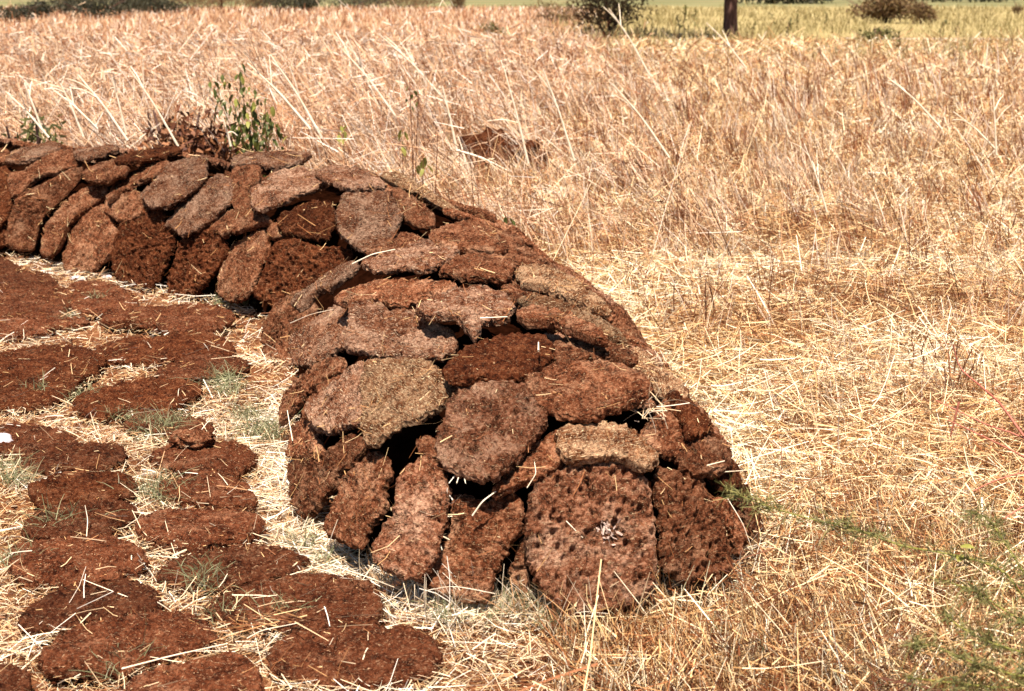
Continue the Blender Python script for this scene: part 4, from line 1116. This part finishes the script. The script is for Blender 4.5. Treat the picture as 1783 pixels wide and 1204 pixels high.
for (a, b, a2, b2, dep, r, l) in [
    (85, 240, 10, 160, 10.2, .006, "leftmost pale stem leaning over the left end of the heap"),
    (75, 232, 42, 145, 10.4, .006, "pale stem crossing the leftmost one above the left end of the heap"),
    (145, 238, 105, 145, 10.3, .006, "steep pale stem between the grey ridge cake and the forked stem"),
    (222, 245, 135, 130, 10.2, .007, "long forked pale stem leaning left over the thin pale ridge cake"),
    (220, 235, 195, 135, 10.4, .006, "nearly upright pale stem just right of the forked stem's foot"),
    (170, 225, 90, 155, 10.6, .006, "low slanting pale stem left of the forked stem"),
    (402, 255, 388, 205, 9.4, .006, "short upright white stem left of the leafy green weed"),
    (310, 255, 225, 120, 10.6, .006, "slanting pale stem beyond the thin dark ridge cake"),
    (540, 225, 430, 110, 11.0, .007, "bright slanting stem right of the leafy green weed"),
    (560, 240, 470, 95, 11.5, .007, "second slanting stem right of the leafy green weed, longer and farther"),
    (690, 205, 590, 80, 12.5, .008, "thick pale stem rising left from the middle of the tall grass"),
    (660, 190, 600, 60, 13.5, .008, "steeper pale stem behind the thick one in the middle of the tall grass"),
    (770, 170, 660, 60, 13.5, .007, "bent pale stem above the thin dark-stemmed seedling"),
    (795, 260, 770, 150, 10.0, .007, "white stem rising from the far edge of the heap left of the dark hollow"),
    (795, 262, 885, 298, 9.2, .006, "pale stem lying down to the right across the dark hollow behind the heap"),
    (920, 285, 880, 130, 9.6, .006, "slender stem standing right of the dark hollow behind the heap"),
    (1000, 280, 945, 120, 9.8, .006, "slender leaning stem farther right of the dark hollow"),
    (1165, 275, 1065, 145, 10.5, .006, "long pale stem slanting left in mid field below the tree"),
    (1130, 130, 1060, 15, 20.0, .010, "stem leaning left toward the dark bush below the tree shadow"),
    (1300, 120, 1230, 40, 22.0, .010, "pale stem leaning left in front of the tree trunk"),
    (1735, 270, 1728, 150, 9.5, .005, "upright pale stem near the right edge of the field"),
    (1735, 262, 1660, 195, 9.6, .005, "slanting stem meeting the upright one near the right edge"),
    (1640, 225, 1545, 135, 12.0, .006, "pale stem slanting left in the upper right field"),
    (1440, 370, 1400, 250, 8.2, .004, "thin pale stem standing in the middle of the right field"),
]:
    tall_stem(a, b, a2, b2, dep, r, l)

# ---------------------------------------------------------------- dark stubble clumps
def twig_clump(a, b, h, n, spread, label, lean=0.0, r=.0045):
    g = on_ground(a, b)
    ro = bpy.data.objects.new("stubble_clump", None); COL.objects.link(ro); ro.location = g
    tag(ro, label, "dry stubble", "dark stubble clumps in the field")
    for i in range(n):
        s = np.array([rng.normal() * spread, rng.normal() * spread * .6, 0])
        L = h * (.55 + .6 * rng.random())
        e = s + np.array([lean * L + rng.normal() * .28 * L, rng.normal() * .2 * L, L])
        p = spline([s, .5 * (s + e) + rng.normal(size=3) * .02, e], 7)
        v, f = tube(p, np.linspace(r, r * .5, 7), 5)
        link("stalk", mesh_from("stalk", v, f, STEM), ro)
for args in [
    (1205, 400, .24, 9, .07, "dark stubble clump in mid field, right of the heap's bend"),
    (1385, 345, .26, 7, .10, "dark forked stubble clump below centre of the right field", -.35),
    (1215, 560, .22, 9, .05, "upright dark stubble row right of the near limb"),
    (1010, 440, .15, 6, .05, "short dark stubble close behind the heap's bend"),
    (1070, 380, .18, 5, .06, "short leaning dark stubble behind the heap's right shoulder", -.3),
    (1420, 525, .14, 5, .06, "small dark stubble clump in the middle of the right field"),
    (1690, 400, .36, 5, .10, "tall leaning dark stubble near the right edge", -.5),
    (1545, 330, .22, 6, .10, "dark leaning stubble in the upper right field", -.35),
    (1640, 360, .25, 5, .10, "dark stubble left of the tall leaning clump", -.4),
    (1660, 690, .20, 5, .05, "upright dark stubble by the red stems at right"),
    (1480, 470, .14, 5, .08, "low dark stubble in mid right field"),
    (1260, 230, .30, 7, .15, "dark stubble in the upper field below the tree"),
    (1390, 190, .35, 7, .20, "far dark stubble below and right of the tree"),
    (1600, 650, .16, 4, .05, "short dark stubble left of the red stems"),
]:
    twig_clump(*args)

# ---------------------------------------------------------------- leafy weeds
def leaf_mesh(L, Wd, mat):
    v = []; n = 6
    for i in range(n + 1):
        t = i / n; w = Wd * math.sin(math.pi * min(1, t * .94 + .03)) ** .8 * (1 - .35 * t)
        z = -.18 * L * t * t
        v += [(t * L, -w, z + .25 * w), (t * L, 0, z), (t * L, w, z + .25 * w)]
    f = []
    for i in range(n):
        for j in (0, 1):
            a = i * 3 + j; f.append((a, a + 1, a + 4, a + 3))
    return mesh_from("leaf", np.array(v), np.array(f), mat)

LM = {(m.name): leaf_mesh(.075, .021, m) for m in (LEAF, LEAFY)}
def add_leaf(ro, p, az, pit, s, mat):
    o = link("leaf", LM[mat.name], ro, p)
    o.rotation_euler = (rng.normal() * .4, pit, az); o.scale = (s, s, s)

ro = bpy.data.objects.new("leafy_weed", None); COL.objects.link(ro)
base = at_depth(438, 262, 9.75); base[2] = 0
ro.location = base
tag(ro, "leafy green weed growing behind the heap ridge, broad drooping leaves", "weed")
for (a, b) in [(372, 152), (392, 140), (415, 130), (432, 165), (462, 182), (482, 222), (455, 200), (425, 190), (440, 215), (470, 205), (412, 205)]:
    e = at_depth(a, b, 9.75 + rng.normal() * .06) - base
    p = spline([np.zeros(3) + rng.normal(size=3) * [.05, .03, 0], e * .55 + [.04, 0, .05], e], 9)
    v, f = tube(p, np.linspace(.005, .002, 9), 5)
    link("stem", mesh_from("stem", v, f, STEM), ro)
    for k in range(2, 9):
        for q in range(7):
            add_leaf(ro, p[k] + rng.normal(size=3) * .035, rng.random() * 6.28, .5 + rng.random() * 1.0, (.42 + .55 * rng.random()), LEAF if rng.random() < .78 else LEAFY)

def seedling(a, b, depth, tips, leaves, label, mat, sc=1.0):
    ro = bpy.data.objects.new("seedling", None); COL.objects.link(ro)
    base = at_depth(a, b, depth); base[2] = max(0, base[2] * 0)
    ro.location = base
    tag(ro, label, "seedling", "green seedlings behind the heap")
    for (x, y) in tips:
        e = at_depth(x, y, depth) - base
        p = spline([np.zeros(3), e * .5 + [rng.normal() * .01, 0, 0], e], 8)
        v, f = tube(p, np.linspace(.0045, .0022, 8), 5)
        link("stem", mesh_from("stem", v, f, STEM), ro)
    for (x, y) in leaves:
        p = at_depth(x, y, depth) - base
        add_leaf(ro, p, rng.random() * 6.28, .7 + rng.random() * .6, sc * (.7 + .5 * rng.random()), mat)
seedling(718, 300, 9.0, [(713, 140), (729, 160), (722, 230)], [(711, 150), (718, 165), (727, 178), (708, 172), (716, 185), (722, 158)], "two thin dark stems with a few small dry leaves rising behind the heap's far edge", LEAF, .55)
seedling(700, 275, 8.9, [(700, 240)], [(699, 226), (702, 234), (698, 246), (700, 256), (704, 230)], "folded yellow-green leaf hanging on a short stem left of the thin dark stems", LEAFY, 1.0)
seedling(735, 310, 8.6, [(737, 275)], [(733, 282), (740, 275), (744, 288), (737, 294), (729, 288)], "small bright green sprout low at the heap's far edge", LEAFY, .95)
seedling(595, 265, 9.6, [(596, 215)], [(594, 220), (600, 228), (590, 235), (598, 240), (604, 218), (588, 226)], "pale green sprout in the grass between the leafy weed and the thin dark stems", LEAFY, .9)
seedling(885, 385, 7.8, [(884, 378)], [(880, 378), (888, 380), (892, 384)], "tiny green sprout on the grass slope right of the heap's far edge", LEAF, .7)

# red-stemmed weed at the right
ro = bpy.data.objects.new("red_stemmed_weed", None); COL.objects.link(ro)
rb = on_ground(1880, 860); ro.location = rb
tag(ro, "bare red-stemmed weed reaching in from the right edge of the photo", "weed")
for pts in [[(1880, 860, 3.9), (1783, 760, 3.9), (1720, 742, 4.0), (1658, 710, 4.05), (1630, 698, 4.1)], [(1880, 860, 3.9), (1783, 795, 3.8), (1712, 760, 3.85), (1650, 732, 3.9)], [(1670, 700, 4.0), (1662, 732, 4.0), (1655, 760, 4.0)],
            [(1880, 860, 3.9), (1783, 820, 3.7), (1708, 846, 3.7), (1694, 856, 3.7)], [(1880, 860, 3.9), (1783, 878, 3.5), (1748, 904, 3.5)], [(1783, 760, 3.9), (1740, 700, 4.0), (1668, 640, 4.2), (1660, 600, 4.2)]]:
    p = spline([at_depth(*q) - rb for q in pts], 14)
    v, f = tube(p, np.linspace(.004, .0018, 14), 6)
    link("stem", mesh_from("stem", v, f, REDSTEM), ro)

# feathery green weed low at the right
ro = bpy.data.objects.new("feathery_weed", None); COL.objects.link(ro)
fb = on_ground(1900, 1150); ro.location = fb
tag(ro, "feathery green weed arching in from the lower right, out of focus", "weed")
FR = [
    ([(1900, 1150, 2.6), (1783, 1045, 2.7), (1752, 995, 2.75), (1700, 975, 2.8), (1635, 962, 2.85), (1572, 952, 2.85), (1526, 935, 2.9), (1470, 915, 2.9), (1425, 908, 2.95), (1372, 893, 2.95), (1330, 880, 3.0), (1285, 862, 3.0), (1262, 850, 3.0)], .95),
    ([(1900, 1150, 2.6), (1783, 1138, 2.5), (1720, 1118, 2.5), (1670, 1092, 2.55), (1645, 1070, 2.6)], 1.2),
    ([(1900, 1150, 2.6), (1790, 1010, 2.7), (1740, 930, 2.8), (1718, 900, 2.9), (1690, 892, 2.9)], 1.0),
    ([(1900, 1150, 2.6), (1780, 1180, 2.4), (1680, 1150, 2.4), (1620, 1120, 2.45), (1590, 1125, 2.5)], 1.3),
    ([(1900, 1150, 2.6), (1790, 1090, 2.6), (1700, 1030, 2.7), (1640, 1010, 2.75)], 1.4),
    ([(1900, 1150, 2.6), (1760, 1200, 2.4), (1660, 1190, 2.4), (1580, 1180, 2.45)], 1.1),
]
for pts, dn in FR:
    p = spline([at_depth(*q) - fb for q in pts], 40)
    v, f = tube(p, np.linspace(.003, .0012, 40), 5)
    st = link("frond_stem", mesh_from("frond_stem", v, f, LEAFY), ro)
    m = int(560 * dn * np.linalg.norm(np.diff(p, axis=0), axis=1).sum() / .45)
    t = rng.random(m) ** .8 * 39
    puff = .35 + .65 * np.clip(np.sin(t * .55 + len(pts)) + .4, 0, 1)
    sel = rng.random(m) < puff; t = t[sel]; m = len(t)
    c = np.stack([np.interp(t, np.arange(40), p[:, k]) for k in range(3)], 1) + rng.normal(size=(m, 3)) * .007
    B = Bag()
    D = rng.normal(size=(m, 3)) + [-.4, 0, .1]
    B.blades(c, D, rng.gamma(4, .006, m) + .008, .0025, 2, tone=rng.beta(1.8, 1.8, m), curl=.2, taper=.6)
    link("leaflets", B.mesh("leaflets", FEATHER), st)["kind"] = "stuff"
for (a, b) in ((1672, 952), (1668, 978)):
    o = link("yellow_leaf", LM[LEAFY.name], ro, at_depth(a, b, 2.8) - fb)
    o.scale = (.4, .5, .4); o.rotation_euler = (.2, -.3, rng.random() * 6)

# ---------------------------------------------------------------- far field: shrubs, trees
def crown_bag(c, rad, n, size, tonef, seed, lobes=7):
    r = np.random.default_rng(seed)
    B = Bag()
    cen = unit(r.normal(size=(lobes, 3))) * rad * .55 * r.random((lobes, 1)) ** .4
    k = r.integers(0, lobes, n)
    p = c + cen[k] + unit(r.normal(size=(n, 3))) * (np.array(rad) * .52) * (r.random((n, 1)) ** .45)
    p[:, 2] = np.maximum(p[:, 2], .05)
    B.blades(p, r.normal(size=(n, 3)), size * (.6 + .8 * r.random(n)), size * .5, 1, tone=tonef(r, n), taper=.6, r=r)
    return B

def shrub(a, b, h, wd, mat, label, n=700, size=.12, group="bushes at the far edge of the field", depth=None, name="shrub", cat="bush"):
    if b < 36 and a < 760: h *= 1.35; wd *= 1.9; n = int(n * 2.2); size *= 1.1
    g = on_ground(a, b) if depth is None else np.array([at_depth(a, b, depth)[0], depth, 0])
    sc = g[1]
    ro = bpy.data.objects.new(name, None); COL.objects.link(ro); ro.location = g
    tag(ro, label, cat, group)
    seed = int(a * 7 + b * 3) % 10000 + 5
    r = np.random.default_rng(seed)
    Bt = Bag()
    for k in range(5):
        e = np.array([r.normal() * wd * .3, r.normal() * wd * .2, h * (.6 + .3 * r.random())])
        v, f = tube(spline([r.normal(size=3) * [.06, .06, 0], e * .5 + r.normal(size=3) * .05, e], 6), np.linspace(.02 + h * .012, .008, 6), 5)
        Bt.add(v, f)
    link("branches", Bt.mesh("branches", BARK), ro)
    B = crown_bag(np.array([0, 0, h * .42]), np.array([wd * .55, wd * .45, h * .55]), n, size, lambda q, m: q.random(m), seed)
    link("crown", B.mesh("crown", mat), ro)
for args in [
    (110, 24, 1.1, 3.0, SHRUB, "flat dark bush filling the gap between two others at top left"),
    (245, 22, 1.2, 2.6, SHRUB, "dark bush peering over the grass left of the dusty row"),
    (440, 15, 1.2, 3.0, DRYSHRUB, "dusty purple-brown bush left of the dark one before the green field"),
    (22, 38, 1.0, 2.6, SHRUB, "dark low bush in the top left corner of the photo"),
    (62, 33, .9, 1.6, SHRUB, "small dark bush right of the one in the top left corner"),
    (165, 33, 1.2, 2.0, SHRUB, "dark round bush among the grass at top left"),
    (205, 28, 1.4, 2.6, SHRUB, "wider dark bush touching the right side of the round one at top left"),
    (282, 24, 1.2, 2.4, SHRUB, "dark bush between the wide one and the dusty row at top left"),
    (335, 20, 1.6, 3.5, DRYSHRUB, "dusty bush at top left, first of two"),
    (388, 16, 1.8, 3.8, DRYSHRUB, "dusty bush at top left, right of its twin"),
    (482, 20, 1.6, 2.6, SHRUB, "dark bush in front of the far green field, left of its smaller neighbour"),
    (537, 19, 1.0, 1.6, SHRUB, "small dark bush right of the larger one before the green field"),
    (618, 14, 1.1, 4.0, SHRUB, "flat dark bush before the green field, left of the pale gap"),
    (652, 13, 1.3, 4.0, DRYSHRUB, "brownish bush beside the flat dark one at the green field"),
    (700, 13, .9, 4.6, DRYSHRUB, "low brownish bush along the green field edge"),
    (795, 18, 1.6, 1.5, DRYSHRUB, "lone reddish dry shrub at top centre"),
    (1348, 7, 3.2, 14.0, SHRUB, "dark hedge bush right behind the tree trunk", 1500, .5),
    (1410, 6, 3.0, 12.0, SHRUB, "dark hedge bush farther right of the tree trunk", 1500, .5),
    (1640, 4, 2.5, 14.0, SHRUB, "dark far hedge bush above the brown shrub at right", 1200, .5),
    (1740, 4, 2.5, 14.0, SHRUB, "dark far hedge bush in the top right corner", 1200, .5),
    (1545, 40, 1.7, 4.6, DRYSHRUB, "large brown-green shrub at the top right of the field", 3200, .15),
    (1600, 42, 1.0, 1.8, DRYSHRUB, "smaller brown shrub at the right side of the large one", 1200, .13),
    (1525, 76, .55, 1.3, OLIVE, "low olive-green bush at the track's near side", 500, .10),
    (1770, 28, .8, .9, DRYSHRUB, "tiny dry bush at the right edge beyond the track", 300, .10),
    (1062, 62, 2.3, 3.4, DRYSHRUB, "half-bare dark bush standing in the tree's shade", 1900, .12),
    (960, 40, 1.2, 3.6, DRYSHRUB, "olive-brown scrub left of the half-bare dark bush", 900, .11),
    (860, 66, .6, 1.3, OLIVE, "grey-green weed bush in the tall grass at top centre", 450, .08),
]:
    shrub(*args)
shrub(345, 222, .85, 1.0, BROWNBUSH, "brown dried-up bush behind the ridge, left of the leafy green weed", 2200, .055, depth=9.95)
shrub(45, 190, .85, .7, OLIVE, "grey-green tuft of weed above the left end of the heap", 700, .05, depth=10.2)
shrub(300, 150, .75, .9, DRYSHRUB, "low olive-brown weed patch in the tall grass left of the leafy weed", 420, .06, depth=11.5)
def weed(a, b, h, label, n=26, mat=OLIVE):
    g = on_ground(a, b)
    ro = bpy.data.objects.new("field_weed", None); COL.objects.link(ro); ro.location = g
    tag(ro, label, "weed", "dark weeds standing in the far field")
    r = np.random.default_rng(int(a + b * 5))
    p = spline([np.zeros(3), np.array([r.normal() * .05, 0, h * .5]), np.array([r.normal() * .15 * h, 0, h])], 8)
    v, f = tube(p, np.linspace(.014, .006, 8), 5)
    link("stem", mesh_from("stem", v, f, STEM), ro)
    B = Bag(); k = r.integers(2, 8, n)
    B.blades(p[k], r.normal(size=(n, 3)) + [0, 0, .3], h * .16 * (.6 + r.random(n)), h * .07, 2, tone=r.random(n), r=r, droop=.2, taper=.5)
    link("leaves", B.mesh("leaves", mat), ro)
for args in [
    (1093, 58, 1.0, "dark-leaved weed right of the half-bare bush"), (1190, 55, .9, "dark-leaved weed above the tree's shadow"),
    (1183, 60, .6, "short dark weed at the left of the one above the tree's shadow"), (1211, 52, .7, "short dark weed just left of the tree trunk"),
    (1345, 50, .6, "dark weed right of the tree trunk"), (1390, 48, .65, "dark weed between the trunk and the large brown shrub"),
    (1372, 72, .7, "near dark weed below the strip of pale track"), (1565, 100, .55, "small dark green weed below the olive bush"),
    (1637, 68, .6, "dark weed on the near side of the track"), (1666, 66, .5, "dark weed right of the other on the near side of the track"),
    (1435, 48, .6, "dark weed left of the large brown shrub"), (1310, 68, .5, "low dark weed at the foot of the tree"),
]:
    weed(*args)

# the tree: only the trunk is in frame, its crown throws the shade on the left
g = on_ground(1271, 63)
ro = bpy.data.objects.new("shade_tree", None); COL.objects.link(ro); ro.location = g
tag(ro, "dark-barked tree trunk standing alone at the top of the field", "tree")
tp = np.array([[0, 0, -.1], [.0, 0, .25], [-.02, 0, 1.2], [.03, .05, 2.2], [.1, .05, 3.2]])
pp = spline(tp, 24)
rad = np.interp(pp[:, 2], [-.1, .15, .5, 1.5, 3.2], [.34, .27, .24, .23, .17])
v, f = tube(pp, rad, 18)
v = v + .02 * noise3(v * [9, 9, 2.0])[:, None] * unit(v * [1, 1, 0])
trunk = link("trunk", mesh_from("trunk", v, f, BARK), ro)
r = np.random.default_rng(77)
tips = []
for k in range(7):
    a = k * .9 + r.random(); e = np.array([math.cos(a) * 1.5 - 3.1, math.sin(a) * 1.3 - 1.3, 4.3 + r.random() * .9])
    s = pp[-1 - r.integers(0, 6)]
    v, f = tube(spline([s, .5 * (s + e) + [0, 0, .35], e], 12), np.linspace(.1, .03, 12), 8)
    link("limb", mesh_from("limb", v, f, BARK), trunk); tips.append(e)
B = Bag()
for e in tips + [np.array([-3, -1.3, 4.8])]:
    n = 1700
    p = e + r.normal(size=(n, 3)) * [.95, .8, .4]
    B.blades(p, r.normal(size=(n, 3)), .24 + .14 * r.random(n), .13, 1, tone=r.random(n), r=r, taper=.6)
link("crown", B.mesh("crown", OLIVE), ro)

print("TRIS", sum(sum(len(p.vertices) - 2 for p in m.polygons) if len(m.polygons) < 3000 else 2 * len(m.polygons) for m in bpy.data.meshes))
